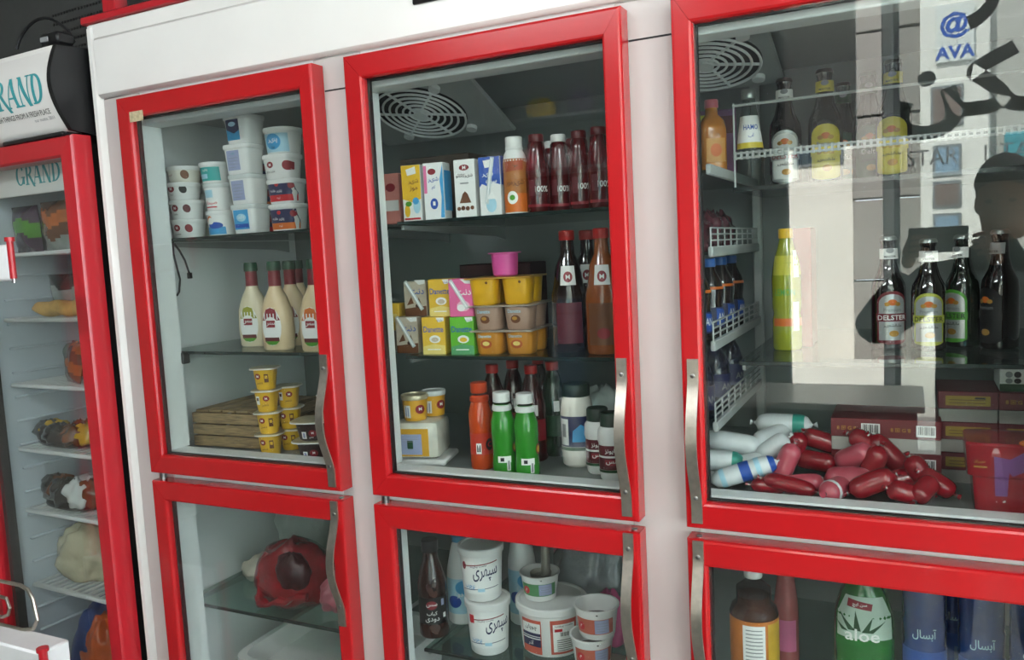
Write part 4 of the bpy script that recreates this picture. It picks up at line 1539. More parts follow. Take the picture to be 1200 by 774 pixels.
carton('white milk carton with brown chocolate heap and red oval seal', X(549, 225, 0.165), 0.165, Z1, 0.050, 0.04, ch, W,
       [('E', 0.0, 0.110, 0.012, 0.0065, DKR), ('T', 'M', 0.0, 0.110, 0.008, PWH), ('T', 'شیرکاکائو', 0.0, 0.092, 0.010, BLK, 0.042), ('P', [(-0.014, 0.032), (0.014, 0.032), (0.006, 0.052), (0.0, 0.058), (-0.006, 0.052)], BRN), ('E', -0.016, 0.020, 0.0045, 0.0045, BRN), ('E', -0.006, 0.021, 0.005, 0.005, BRN), ('E', 0.005, 0.020, 0.005, 0.005, BRN), ('E', 0.016, 0.021, 0.0045, 0.0045, BRN), ('R', -0.01, 0.01, 0.074, 0.077, PGR)], 0.12, group=GC)
carton('royal blue and white milk carton with a straw across it', X(578, 222, 0.165), 0.165, Z1, 0.050, 0.04, ch, W,
       [('R', -0.0245, 0.0245, 0.072, 0.1275, BLUE), ('P', [(-0.0245, 0.072), (0.0245, 0.072), (0.0245, 0.066), (0.008, 0.072), (-0.006, 0.064), (-0.018, 0.070), (-0.0245, 0.062)], BLUE), ('P', [(-0.014, 0.120), (0.012, 0.122), (0.010, 0.106), (-0.010, 0.104)], PWH), ('T', 'شیر', -0.004, 0.090, 0.012, PWH), ('T', 'ساده', 0.004, 0.076, 0.010, PWH), ('E', 0.002, 0.024, 0.012, 0.017, LTBL), ('P', [(-0.008, 0.036), (0.014, 0.036), (0.004, 0.056)], PWH), ('F', 'right'), ('R', -0.019, 0.019, 0.066, 0.1275, BLUE)], 0.12, straw=((-0.008, 0.03), (0.008, 0.122)), group=GC)
bb_ = MB()
bb_.box(-0.10, 0.10, -0.05, 0.05, 0, 0.165, mat('brown_card', '#4b4036', 0.7, var=0.1), 0.002)
tag(bb_.build('cardboard_box', loc=(X(520, 190, 0.36), 0.36, Z1)), 'dull brown cardboard box behind the row of milk cartons', 'box')


def bottle(label, loc, prof, body, cap, items=(), rz=0.0, group=None, name='bottle', cat='bottle', seg=24, extra=None, n=2.0, dz=1.0):
    """prof: (r, z) body rings; cap: (z0, z1, r, material)"""
    t = thing(name, label, cat, loc, rz, group)
    R = [(z_, r_, r_*dz, n if r_ > 0.6*max(q[0] for q in prof) else 2.0) for r_, z_ in prof]
    loft(R, body, 'body', t, seg=seg)
    z0, z1, rc_, mc = cap
    loft([(z0, rc_*0.97, rc_*0.97, 2), (z0+0.001, rc_, rc_, 2), (z1-0.002, rc_, rc_, 2), (z1, rc_*0.9, rc_*0.9, 2)], mc, 'cap', t, seg=20)
    if items:
        decals(Round(R), items, t)
    for nm, rr, m in (extra or []):
        loft([(z_, r_, r_*dz, 2.0) for r_, z_ in rr], m, nm, t, seg=seg)
    return t


def pet(h, r, neck=0.35, rn=0.012, waist=0.0):
    """generic drink bottle profile"""
    return [(r*0.88, 0.0), (r, 0.005), (r, h*0.14), (r*(1-waist), h*0.36), (r, h*0.52), (r*0.97, h*0.62), (r*0.72, h*(1-neck*0.62)), (rn*1.25, h*(1-neck*0.28)), (rn, h*(1-neck*0.18)), (rn, h*0.97)]


WCAP = mat('white_cap', '#e6e6e3', 0.35)
RCAP = mat('red_cap', '#b5221e', 0.35)
BKCAP = mat('black_cap', '#17181a', 0.35)
DKCAP = mat('dark_green_cap', '#1c3326', 0.4)
CHERRY = mat('cherry_drink', '#4f0d12', 0.15, var=0.1, coat=0.6)
COLA = mat('cola', '#1a0c09', 0.12, var=0.05, coat=0.7)
ORANGED = mat('orange_drink', '#c8491a', 0.18, var=0.05, coat=0.5)
GREEND = mat('green_drink', '#2f8a26', 0.16, var=0.06, coat=0.5)
TEAD = mat('brown_drink', '#8c4a22', 0.2, var=0.08, coat=0.4)
CLEARP = clear('clear_plastic', '#e4ece8', 1.35, 0.02)
SMK = clear('smoky_plastic', '#a8958c', 1.4, 0.02)
GB = 'drink bottles at the right of the second column, top shelf'
PB = pet(0.160, 0.026, 0.28, 0.0145)
bottle('white capped milk drink bottle with brown and cream label', (X(604, 210, 0.165), 0.165, Z1), [(0.024, 0), (0.0255, 0.004), (0.0255, 0.115), (0.023, 0.128), (0.0175, 0.138), (0.0165, 0.145)], W, (0.143, 0.166, 0.0185, WCAP),
       [('R', -0.036, 0.036, 0.004, 0.118, mat('label_caramel', '#a8672c', 0.45, var=0.15, scale=40)), ('R', -0.030, 0.030, 0.004, 0.044, ORG), ('E', -0.006, 0.035, 0.012, 0.014, PWH), ('E', -0.006, 0.035, 0.006, 0.006, GRN), ('T', 'شیرموز', 0.0, 0.066, 0.014, BRN, 0.04), ('P', [(-0.02, 0.09), (0.02, 0.094), (0.02, 0.114), (-0.02, 0.112)], mat('print_rust', '#a24a26', 0.5)), ('T', 'دوغ', 0.002, 0.102, 0.009, DGRN)], 0.35, GB, name='milk_drink_bottle', extra=[('shoulder_ring', [(0.019, 0.138), (0.0195, 0.140), (0.0195, 0.142), (0.019, 0.143)], W)])
for k, (px_, y_, lab) in enumerate(((630, 0.18, 'dark cherry juice bottle right beside the white capped bottle'), (656, 0.22, 'dark cherry juice bottle, second in its row'), (680, 0.20, 'dark cherry juice bottle, third in its row'), (703, 0.18, 'dark cherry juice bottle next to the red frame'),
                                  (648, 0.31, 'dark cherry juice bottle in the second row, nearest the cartons'), (672, 0.31, 'dark cherry juice bottle in the second row, nearest the frame'))):
    bottle(lab, (X(px_, 210, y_), y_, Z1), PB, CHERRY, (0.152, 0.168, 0.0165, WCAP if k in (1, 4) else mat('dark_red_cap', '#5a1216', 0.35)),
           [('T', '100%', 0.008, 0.050, 0.013, PWH, 0.03, 0.0), ('R', -0.02, -0.006, 0.036, 0.07, MAROON), ('R', -0.026, 0.030, 0.012, 0.018, DKR)], 0.4, GB, name='juice_bottle')

# ---- middle shelf of the second column
GD = 'small dessert cartons on the middle shelf'
BEIGE = mat('print_beige', '#c3b6a4', 0.5, var=0.12, scale=60)
LIME = mat('print_lime', '#62b22e', 0.45, var=0.05)
CYEL = mat('print_carton_yellow', '#e3b838', 0.45, var=0.05)
CPINK = mat('print_carton_pink', '#e2679a', 0.45, var=0.06)
dw, dd, dh = 0.058, 0.045, 0.086
def dane(txt, blob, m2, txm=BLUE):
    return [('T', txt, 0.0, 0.058, 0.014, txm, 0.050), ('E', 0.003, 0.035, 0.014, 0.009, PWH), ('E', 0.003, 0.034, 0.009, 0.0055, blob), ('P', [(-0.028, 0.0), (0.028, 0.0), (0.028, 0.020), (0.0, 0.024), (-0.028, 0.018)], m2), ('R', -0.016, 0.016, 0.010, 0.0125, PWH), ('P', [(0.008, 0.085), (0.028, 0.085), (0.028, 0.077), (0.014, 0.074)], PWH), ('T', 'دنت', 0.018, 0.079, 0.005, BLUE)]
PALEY = mat('print_pale_yellow', '#e8d27a', 0.5)
PALEG = mat('print_teal_green', '#57a06a', 0.5)
def choco():
    return [('P', [(-0.028, 0.0), (0.028, 0.0), (0.028, 0.024), (-0.028, 0.018)], BRN), ('T', 'دنت', 0.006, 0.058, 0.013, BLUE), ('P', [(-0.022, 0.026), (-0.010, 0.046), (-0.004, 0.030)], BRN), ('P', [(0.002, 0.028), (0.010, 0.044), (0.016, 0.028)], BRN), ('E', 0.008, 0.024, 0.008, 0.005, mat('print_cocoa', '#3c2013', 0.5)), ('P', [(0.0, 0.085), (0.028, 0.085), (0.028, 0.076), (0.012, 0.074)], PWH)]
yl = 0.165
carton('green banana dessert carton, front row beside the dessert cups', X(546, 395, yl), yl, ZB2, dw, dd, dh, LIME, dane('Danette', YEL, PALEG), 0.12, group=GD, name='dessert_carton')
carton('yellow dessert carton between the green and the beige one', X(513, 395, yl), yl, ZB2, dw, dd, dh, CYEL, dane('Danette', BEIGE, PALEY), 0.12, group=GD, name='dessert_carton')
carton('beige cocoa dessert carton with straw in the lower row', X(482, 395, 0.18), 0.18, ZB2, dw, dd, dh, BEIGE, choco(), 0.12, straw=((-0.022, 0.084), (0.016, 0.018)), group=GD, name='dessert_carton')
carton('pink dessert carton with slanted straw on top of the green one', X(544, 344, yl), yl, ZB2+dh+0.0005, dw, dd, dh, CPINK, [('T', 'دنت', 0.008, 0.055, 0.013, PWH), ('E', 0.006, 0.024, 0.016, 0.012, mat('print_pale_pink', '#efb6cb', 0.5)), ('E', 0.0, 0.020, 0.010, 0.008, PWH), ('P', [(0.0, 0.085), (0.028, 0.085), (0.028, 0.074), (0.012, 0.075)], PWH)], 0.12, straw=((-0.022, 0.080), (0.014, 0.022)), group=GD, name='dessert_carton')
carton('yellow dessert carton half covered by the pink one', X(520, 344, 0.185), 0.185, ZB2+dh+0.0005, dw, dd, dh, CYEL, dane('Danette', BEIGE, PALEY), 0.1, group=GD, name='dessert_carton')
carton('beige cocoa dessert carton with straw in the upper row', X(491, 344, 0.20), 0.20, ZB2+dh+0.0005, dw, dd, dh-0.004, BEIGE, choco(), 0.12, straw=((-0.022, 0.080), (0.016, 0.018)), group=GD, name='dessert_carton')
carton('small yellow carton at the far left behind the white jamb', X(465, 350, 0.20)-0.012, 0.20, ZB2+0.052, 0.05, 0.04, 0.065, CYEL, [('R', -0.02, 0.02, 0.02, 0.04, PALEY)], 0.1, group=GD, name='dessert_carton')
g = MB()
g.box(-0.06, 0.06, -0.05, 0.05, 0, 0.0515, mat('dull_card', '#8a8478', 0.7), 0.002)
tag(g.build('carton', loc=(X(465, 350, 0.24)-0.012, 0.24, ZB2)), 'dull flat carton under the small yellow one', 'carton')


# ribbed dessert cup packs: two by two cups under one foil sheet
def cup_pack(label, x, y, z, h, body, foil, items, r=0.036, rib=0.0, rz=0.0, wide=1.0):
    t = thing('dessert_cup_pack', label, 'cup pack', (x, y, z), rz, 'stacked packs of dessert cups')
    px_ = r*2.02
    for ix in (-0.5, 0.5):
        for iy in (-0.5, 0.5):
            cx, cy = ix*px_*wide, iy*px_
            mb = MB()
            rings = []
            for z_, s_ in ((0.0, 0.76), (0.003, 0.82), (h*0.5, 0.88), (h-0.004, 0.95)):
                ring = []
                for i in range(36):
                    th_ = 2*PI*i/36
                    k = s_*(1+(rib if 0.002 < z_ < h*0.9 else 0)*(1 if i % 3 == 0 else -0.6))
                    e = 2/3.0
                    c_, s2 = math.cos(th_), math.sin(th_)
                    ring.append(Vector((cx+r*k*math.copysign(abs(c_)**e, c_), cy+r*k*math.copysign(abs(s2)**e, s2), z_)))
                rings.append(ring)
            mb.rings(rings, body)
            o_ = mb.build('cup', t)
            if iy < 0 and items:
                sf = Round([(0.0, r*0.82, r*0.82, 3.0), (h*0.5, r*0.88, r*0.88, 3.0), (h-0.004, r*0.95, r*0.95, 3.0)])
                lab = decals(lambda u, zq, off, face='front': sf(u, zq, off+rib*r*1.2+0.0004, face)+Vector((cx, cy, 0)), items, o_)
    g = MB()
    g.box(-px_*wide*0.5-r*1.06, px_*wide*0.5+r*1.06, -px_-0.003, px_+0.003, h-0.0042, h-0.0004, foil, 0.001)
    g.build('foil_sheet', t)
    return t


FOILY = mat('foil_yellow', '#c99a3c', 0.3, 0.3, var=0.15, scale=60)
FOILG = mat('foil_grey', '#b9ada0', 0.35, 0.4, var=0.1, scale=60)
CARAM = mat('caramel_cup', '#c8862e', 0.35, var=0.06)
MOCHA = mat('mocha_cup', '#a98a78', 0.4, var=0.06)
CUST = mat('custard_cup', '#d9a51e', 0.3, var=0.08)
cx_ = X(601, 400, 0.215)
cup_pack('ribbed caramel dessert cup pack at the bottom of the pile', cx_, 0.215, ZB2, 0.055, CARAM, FOILG, [('E', -0.002, 0.024, 0.013, 0.010, mat('print_rust2', '#b4552a', 0.5)), ('E', -0.002, 0.025, 0.008, 0.005, PALEY), ('T', 'Danette', -0.004, 0.042, 0.007, LTBL, 0.03)], rib=0.02, rz=0.10)
cup_pack('mocha coloured dessert cup pack in the middle of the pile', cx_, 0.215, ZB2+0.055, 0.056, MOCHA, FOILG, [('E', -0.002, 0.024, 0.011, 0.009, BRN), ('E', -0.004, 0.026, 0.006, 0.004, GOLD), ('T', 'Danette', -0.004, 0.042, 0.008, LTBL, 0.03)], rz=0.10)
cup_pack('custard yellow dessert cup pack on top of the pile', cx_-0.008, 0.215, ZB2+0.111, 0.062, CUST, FOILY, [('E', 0.012, 0.05, 0.003, 0.003, BRN)], rz=0.16, wide=1.06)
PNK = mat('pink_cup_plastic', '#d4559c', 0.35, var=0.04)
pc = thing('pink_cup', 'single bright pink plastic cup upright on the yellow cup pack', 'cup', (X(592, 312, 0.20), 0.20, ZB2+0.1735))
loft([(0.0, 0.024, 0.024, 2.4), (0.003, 0.027, 0.027, 2.4), (0.050, 0.029, 0.029, 2.6)], PNK, 'body', pc)
loft([(0.050, 0.0295, 0.0295, 2.6), (0.051, 0.034, 0.034, 3.2), (0.053, 0.034, 0.034, 3.2), (0.0535, 0.028, 0.028, 2.6)], PNK, 'rim', pc)
# cola and syrup bottles
GK = 'tall dark bottles on the middle shelf by the frame'
SYR = [(0.036, 0), (0.038, 0.005), (0.038, 0.12), (0.034, 0.145), (0.020, 0.178), (0.0145, 0.20), (0.0145, 0.245)]
lab_m = [('P', [(-0.018, 0.148), (0.018, 0.148), (0.015, 0.190), (-0.015, 0.190)], PWH), ('E', 0, 0.166, 0.010, 0.012, DKR), ('T', 'M', 0, 0.166, 0.010, PWH)]
SHL = [(0.037, 0), (0.039, 0.005), (0.039, 0.125), (0.033, 0.15), (0.027, 0.19), (0.0165, 0.215), (0.0145, 0.25)]
bottle('dark sauce bottle with red cap and white monogram label', (X(667, 350, 0.225), 0.225, ZB2), SHL, COLA, (0.246, 0.268, 0.0175, RCAP), lab_m+[('R', -0.03, 0.03, 0.02, 0.11, MAROON)], 0.35, GK, name='sauce_bottle')
bottle('brown sauce bottle with red cap beside the red frame', (X(707, 350, 0.20), 0.20, ZB2), SHL, TEAD, (0.246, 0.268, 0.0175, RCAP), lab_m+[('R', -0.034, 0.034, 0.02, 0.11, BRN), ('E', 0, 0.045, 0.014, 0.012, DKR)], 0.3, GK, name='sauce_bottle')
bottle('dark sauce bottle standing behind the monogram bottle', (X(690, 350, 0.32), 0.32, ZB2), SHL, COLA, (0.246, 0.268, 0.0175, RCAP), lab_m, 0.3, GK, name='sauce_bottle')
g = MB()
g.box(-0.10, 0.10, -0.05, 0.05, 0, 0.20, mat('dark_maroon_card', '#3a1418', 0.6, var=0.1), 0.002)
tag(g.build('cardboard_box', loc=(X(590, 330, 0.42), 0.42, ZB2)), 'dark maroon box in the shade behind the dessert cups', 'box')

# ---- floor of the second column
YTUB = mat('mustard_tub', '#d8a02c', 0.4, var=0.06)
wr = thing('cheese_block', 'film wrapped yellow and white block with printed label', 'cheese', (X(493, 520, 0.18), 0.18, Z3), 0.25)
tx = MB(); tx.box(-0.06, 0.075, -0.05, 0.07, 0, 0.014, W, 0.004); tx.build('foam_tray', wr)
tx = MB(); tx.box(-0.055, 0.06, -0.045, 0.06, 0.0145, 0.105, mat('film_wrap', '#d6d3c4', 0.18, var=0.18, scale=25, bump=0.5, bscale=50, coat=0.5), 0.014, 2); tx.build('wrapped_block', wr)
decals(Slab(0.055, 0.045, 0.1), [('R', -0.048, 0.035, 0.022, 0.088, YTUB), ('R', -0.035, 0.018, 0.026, 0.075, LILAC), ('R', -0.018, -0.004, 0.04, 0.06, DGRN)]+lines(-0.03, 0.012, 0.07, 3, 0.006, PGR)+[('F', 'top'), ('R', -0.04, 0.03, -0.03, 0.03, W)], wr)
GT_ = 'yellow lidded tubs on the wrapped block'
tlab = [('R', -0.03, 0.038, 0.006, 0.046, YTUB), ('R', -0.022, -0.004, 0.008, 0.038, PWH), ('R', -0.018, -0.008, 0.012, 0.033, LILAC), ('E', 0.020, 0.028, 0.012, 0.011, DKR), ('T', 'M', 0.020, 0.029, 0.008, PWH)]
tub('yellow cheese tub with foil lid on the wrapped block', (X(486, 470, 0.165), 0.165, Z3+0.1055), 0.064, 0.062, YTUB, FOIL, tlab, group=GT_, rz=0.3, name='cheese_tub')
tub('yellow cheese tub with milky lid, farther back on the wrapped block', (X(508, 466, 0.225), 0.225, Z3+0.1055), 0.060, 0.062, YTUB, CLEARLID, tlab, group=GT_, rz=0.5, name='cheese_tub')
GBT = 'small drink bottles on the floor of the second column'
def drink(label, px_, py_, y_, body, cap, items, group=GBT, h=0.185, rz=0.3, ring=True):
    P_ = [(0.024, 0), (0.0265, 0.004), (0.0268, 0.02), (0.0245, 0.055), (0.0265, 0.095), (0.0265, 0.120), (0.020, 0.142), (0.0165, 0.150), (0.0165, 0.158)]
    k_ = h/0.185
    P_ = [(r_*1.03, z_*k_) for r_, z_ in P_]
    return bottle(label, (X(px_, py_, y_), y_, Z3), P_, body, (0.163*k_, h, 0.0195, cap), items, rz, group, name='drink_bottle', extra=[('neck_collar', [(0.021, 0.144*k_), (0.0225, 0.147*k_), (0.0215, 0.155*k_), (0.018, 0.157*k_)], cap)] if ring else None)
gl = [('R', -0.010, 0.020, 0.030, 0.044, PWH), ('R', 0.010, 0.018, 0.012, 0.036, PWH), ('R', 0.012, 0.016, 0.014, 0.034, PGR), ('E', 0.034, 0.062, 0.009, 0.012, DKR), ('E', 0.034, 0.062, 0.006, 0.008, YEL), ('R', -0.004, 0.004, 0.033, 0.041, BLK)]
drink('green drink bottle with white cap, left one of the pair', 590, 515, 0.135, GREEND, WCAP, gl)
drink('green drink bottle with white cap, right one of the pair', 617, 515, 0.130, GREEND, WCAP, gl)
drink('orange drink bottle left of the two green ones', 564, 510, 0.165, ORANGED, mat('orange_cap', '#c0401a', 0.35), [('R', -0.034, 0.040, 0.035, 0.085, mat('label_red_orange', '#c03016', 0.4)), ('R', -0.008, 0.004, 0.038, 0.062, PWH), ('R', -0.006, 0.002, 0.042, 0.058, BLK), ('E', 0.024, 0.058, 0.010, 0.014, BLK), ('T', 'C', 0.024, 0.058, 0.012, REDP)], h=0.20)
for k, (px_, y_, lab) in enumerate(((580, 0.265, 'red capped dark bottle behind the orange and green drinks'), (604, 0.34, 'red capped dark bottle directly behind the green pair'), (625, 0.265, 'red capped dark bottle behind the right green bottle'), (650, 0.325, 'red capped dark bottle with white sticker right of the green pair'), (634, 0.42, 'red capped dark bottle deepest in the group'))):
    bottle(lab, (X(px_, 500, y_), y_, Z3), pet(0.215, 0.033, 0.36, 0.0135), mat('dark_red_drink', '#3c0c0c', 0.15, coat=0.6) if k != 3 else mat('dark_green_drink', '#12301a', 0.15, coat=0.6), (0.206, 0.226, 0.0155, RCAP), [('R', -0.036, 0.036, 0.05, 0.10, DKR if k != 3 else DGRN), ('R', 0.0, 0.014, 0.11, 0.135, PWH)], 0.4, GBT, name='drink_bottle')
# jars and mayonnaise
jr = thing('sauce_jar', 'white jar with blue label and dark lid left of the mayonnaise', 'jar', (X(677, 505, 0.25), 0.25, Z3), 0.3)
JR = [(0.0, 0.030, 0.030, 2.3), (0.006, 0.036, 0.036, 2.3), (0.04, 0.038, 0.038, 2.3), (0.12, 0.038, 0.038, 2.3), (0.15, 0.034, 0.034, 2.2), (0.162, 0.028, 0.028, 2)]
loft(JR, WG, 'body', jr)
loft([(0.16, 0.031, 0.031, 2), (0.185, 0.031, 0.031, 2), (0.188, 0.029, 0.029, 2)], DKCAP, 'lid', jr)
decals(Round(JR), [('R', -0.045, 0.05, 0.048, 0.118, NAVY), ('R', -0.040, -0.018, 0.052, 0.112, PWH), ('R', -0.034, -0.024, 0.07, 0.10, PGR), ('P', [(-0.01, 0.060), (0.03, 0.06), (0.034, 0.085), (0.01, 0.10), (-0.008, 0.085)], SKY), ('R', -0.045, 0.05, 0.040, 0.0475, DGRN)], jr)
def mayo(label, px_, py_, y_, h=0.145):
    t = thing('mayonnaise_jar', label, 'jar', (X(px_, py_, y_), y_, Z3), 0.35, 'mayonnaise jars beside the handle')
    R = [(0.0, 0.022, 0.022, 2.3), (0.005, 0.026, 0.026, 2.3), (0.03, 0.028, 0.028, 2.3), (0.08, 0.028, 0.028, 2.3), (0.085, 0.030, 0.030, 2.3), (0.108, 0.029, 0.029, 2.2), (0.118, 0.022, 0.022, 2)]
    loft(R, W, 'body', t)
    loft([(0.116, 0.0235, 0.0235, 2), (h-0.003, 0.0235, 0.0235, 2), (h, 0.021, 0.021, 2)], DKCAP, 'lid', t)
    decals(Round(R), [('R', -0.036, 0.036, 0.026, 0.078, MAROON), ('R', -0.036, 0.036, 0.052, 0.056, PWH), ('T', 'مایونز', -0.002, 0.066, 0.012, PWH, 0.03), ('R', -0.016, 0.016, 0.036, 0.048, DKR), ('T', 'سس', 0, 0.042, 0.009, PWH), ('R', -0.036, 0.036, 0.020, 0.026, DGRN)], t)
mayo('small white mayonnaise jar with dark green lid nearest the handle', 717, 520, 0.155)
mayo('small white mayonnaise jar just behind the one by the handle', 701, 515, 0.20)
fb = thing('plastic_bag', 'clear white film pack lying across the jars at the back', 'bag', (X(706, 478, 0.41), 0.41, Z3))
lump('body', fb, mat('film_pack', '#cdd2d0', 0.2, var=0.12, scale=25, bump=0.4, coat=0.4), 0.085, 0.05, 0.09, 0.06, 33, flat=0.3)

# ---- lower compartment of the second column
bottle('dark brown sauce bottle with black label at the left of the lower shelf', (X(507, 700, 0.20), 0.20, ZC), [(0.034, 0), (0.037, 0.006), (0.037, 0.030), (0.035, 0.035), (0.035, 0.105), (0.037, 0.112), (0.036, 0.135), (0.026, 0.175), (0.019, 0.195), (0.0175, 0.215)], mat('brown_sauce', '#3a1d18', 0.2, var=0.1, coat=0.5), (0.212, 0.242, 0.021, BKCAP),
       [('R', -0.048, 0.05, 0.036, 0.104, BLK), ('E', 0.004, 0.085, 0.014, 0.011, DKR), ('T', 'سس', 0.004, 0.085, 0.009, PWH), ('T', 'کباب', 0.004, 0.064, 0.012, PWH), ('T', 'دودی', 0.004, 0.048, 0.012, PWH), ('R', 0.028, 0.036, 0.082, 0.098, LILAC), ('R', 0.032, 0.040, 0.05, 0.062, PWH)], 0.35, None, name='sauce_bottle')
def white_tub(label, x, y, z, swap):
    it = [('R', -0.048, 0.052, 0.020, 0.10, PWH), ('P', [(-0.044, 0.088), (0.048, 0.098), (0.048, 0.0955), (-0.044, 0.0855)], DKR), ('T', 'سپهری', 0.016, 0.066, 0.032, NAVY, 0.06, 0.10), ('T', 'ماست چکیده', 0.0, 0.088, 0.007, BLK, 0.05, 0.1), ('E', -0.038, 0.088, 0.006, 0.010, DKR), ('T', 'پرچرب', -0.024, 0.036, 0.014, SKY, 0.026), ('P', [(-0.044, 0.030), (0.048, 0.036), (0.048, 0.0345), (-0.044, 0.0285)], NAVY), ('R', -0.004, 0.012, 0.026, 0.034, LTBL)]
    if swap:
        it[2] = ('T', 'سپهری', 0.030, 0.070, 0.032, NAVY, 0.06, 0.1)
        it.append(('R', -0.042, -0.028, 0.080, 0.100, REDP))
    t = tub(label, (x, y, z), 0.108, 0.128, W, W, it, taper=0.82, rz=0.35, group='white yogurt tubs stacked on the lower shelf', lidh=0.016, name='yogurt_tub')
xt = X(573, 735, 0.18)
white_tub('tall white yogurt tub with navy script at the bottom of its pair', xt, 0.18, ZC, True)
white_tub('tall white yogurt tub with navy script leaning on the tub below', xt-0.012, 0.182, ZC+0.1284, False)
def milkb(label, px_, y_, h, z=ZC, r=0.036):
    bottle(label, (X(px_, 690, y_), y_, z), pet(h, r, 0.3, 0.016), W, (h*0.955, h*1.03, 0.019, mat('sky_cap', '#4f93b8', 0.4)), [('R', -0.045, 0.045, 0.03, h*0.55, LTBL), ('E', 0.014, h*0.45, 0.022, 0.018, SKY), ('E', -0.012, h*0.28, 0.018, 0.016, BLUE), ('T', 'دوغ', 0.0, h*0.36, 0.018, PWH)], 0.3, 'white yogurt drink bottles behind the tubs', name='milk_bottle')
milkb('white yogurt drink bottle squeezed between brown bottle and tubs', 541, 0.29, 0.22)
milkb('white yogurt drink bottle with blue patches behind the tubs', 613, 0.34, 0.26)
milkb('white yogurt drink bottle at the back next to the blue patched one', 560, 0.38, 0.24)
# bucket
BK = [(0.0, 0.070, 0.070, 2), (0.003, 0.072, 0.072, 2), (0.104, 0.080, 0.080, 2)]
bk = thing('yogurt_bucket', 'large white bucket with red framed label and flat lid', 'bucket', (X(648, 745, 0.25), 0.25, ZC), 0.35)
loft(BK, W, 'body', bk, seg=40)
loft([(0.100, 0.083, 0.083, 2), (0.102, 0.086, 0.086, 2), (0.116, 0.086, 0.086, 2), (0.119, 0.083, 0.083, 2), (0.119, 0.076, 0.076, 2), (0.117, 0.074, 0.074, 2)], W, 'lid', bk, seg=40)
decals(Round(BK), [('R', 0.000, 0.066, 0.008, 0.092, mat('label_coral', '#c85a48', 0.5)), ('R', 0.006, 0.060, 0.014, 0.082, PWH), ('T', 'ماست پرچرب', 0.033, 0.078, 0.008, BLK, 0.05), ('R', 0.010, 0.028, 0.064, 0.071, REDP)]+barcode(0.020, 0.050, 0.026, 0.014)+lines(0.014, 0.054, 0.045, 6, 0.005, BLK, 0.0016)
       + [('R', -0.072, -0.020, 0.008, 0.092, mat('label_coral', '#c85a48', 0.5)), ('R', -0.070, -0.022, 0.026, 0.060, NAVY), ('R', -0.070, -0.022, 0.060, 0.084, PWH), ('T', 'چوپان', -0.045, 0.074, 0.014, BLK, 0.04), ('R', -0.070, -0.022, 0.045, 0.048, PWH), ('R', -0.070, -0.022, 0.051, 0.053, PWH), ('T', 'آذر', -0.046, 0.035, 0.013, PWH)], bk)
CLEARC = mat('clear_cup', '#9f9a94', 0.12, var=0.1, coat=0.5)
RICE = mat('dark_contents', '#4a3f3c', 0.4, var=0.4, scale=70)
def deli(label, x, y, z, band, h=0.062, r=0.047, rz=0.3, right=LILAC):
    return tub(label, (x, y, z), 2*r, h, W, RICE, [('R', -0.046, 0.046, 0.014, h*0.72, band), ('R', 0.002, 0.034, 0.016, h*0.70, right), ('E', -0.030, h*0.45, 0.009, 0.010, REDP), ('T', 'م', -0.030, h*0.45, 0.008, PWH)]+lines(0.006, 0.030, h*0.6, 4, 0.006, PGR)+[('R', 0.006, 0.010, h*0.86, h*0.90, BLK)], taper=0.80, rz=rz, group='open dessert cups on the lower shelf', name='open_cup', cat='cup', open_top=True)
deli('open white cup with green band standing on the bucket lid', X(634, 705, 0.24), 0.24, ZC+0.1195, mat('band_green', '#4f8a5a', 0.5))
xr = X(700, 755, 0.145)
deli('open white cup with coral band, lower of the pair by the handle', xr-0.012, 0.145, ZC+0.03, mat('band_coral', '#c0614e', 0.5), 0.068, 0.048, 0.45)
deli('open white cup with coral band, upper of the pair by the handle', xr, 0.148, ZC+0.0985, mat('band_coral', '#c0614e', 0.5), 0.068, 0.049, 0.2)
g = MB(); g.box(-0.05, 0.05, -0.05, 0.05, 0, 0.0295, mat('dull_card', '#8a8478', 0.7), 0.002)
tag(g.build('carton', loc=(xr, 0.15, ZC)), 'flat dull carton under the two coral banded cups', 'carton')
sc_ = thing('scoop', 'grey steel scoop resting in the green banded cup', 'scoop', (X(634, 680, 0.25), 0.25, ZC+0.16))
g = MB(); g.tube([(0.012, 0.0, 0.0), (0.016, 0.004, 0.12), (0.016, 0.005, 0.19)], 0.011, STEEL, 10); g.build('handle', sc_)
g = MB(); g.lathe([(0.004, -0.012), (0.018, -0.006), (0.024, 0.004), (0.026, 0.014), (0.024, 0.014), (0.021, 0.005)], STEEL, 20); g.build('bowl', sc_)
tb = thing('plastic_bag', 'grey clear film bag in the back corner of the lower compartment', 'bag', (1.06, 0.42, ZC))
lump('body', tb, mat('grey_film', '#868d90', 0.2, var=0.2, scale=15, bump=0.6, coat=0.5), 0.10, 0.07, 0.14, 0.1, 41, flat=0.3)
tb = thing('plastic_bag', 'small hot pink bag behind the coral banded cups', 'bag', (1.15, 0.30, ZC))
lump('body', tb, mat('hot_pink_bag', '#d84a8a', 0.35, var=0.1), 0.04, 0.04, 0.075, 0.08, 43, flat=0.3)
g = MB(); g.box(-0.035, 0.035, -0.03, 0.03, 0, 0.30, mat('rose_card', '#b98f95', 0.6), 0.002)
tag(g.build('carton', loc=(X(668, 670, 0.60), 0.60, ZC)), 'tall rose carton standing at the back of the lower shelf', 'carton')

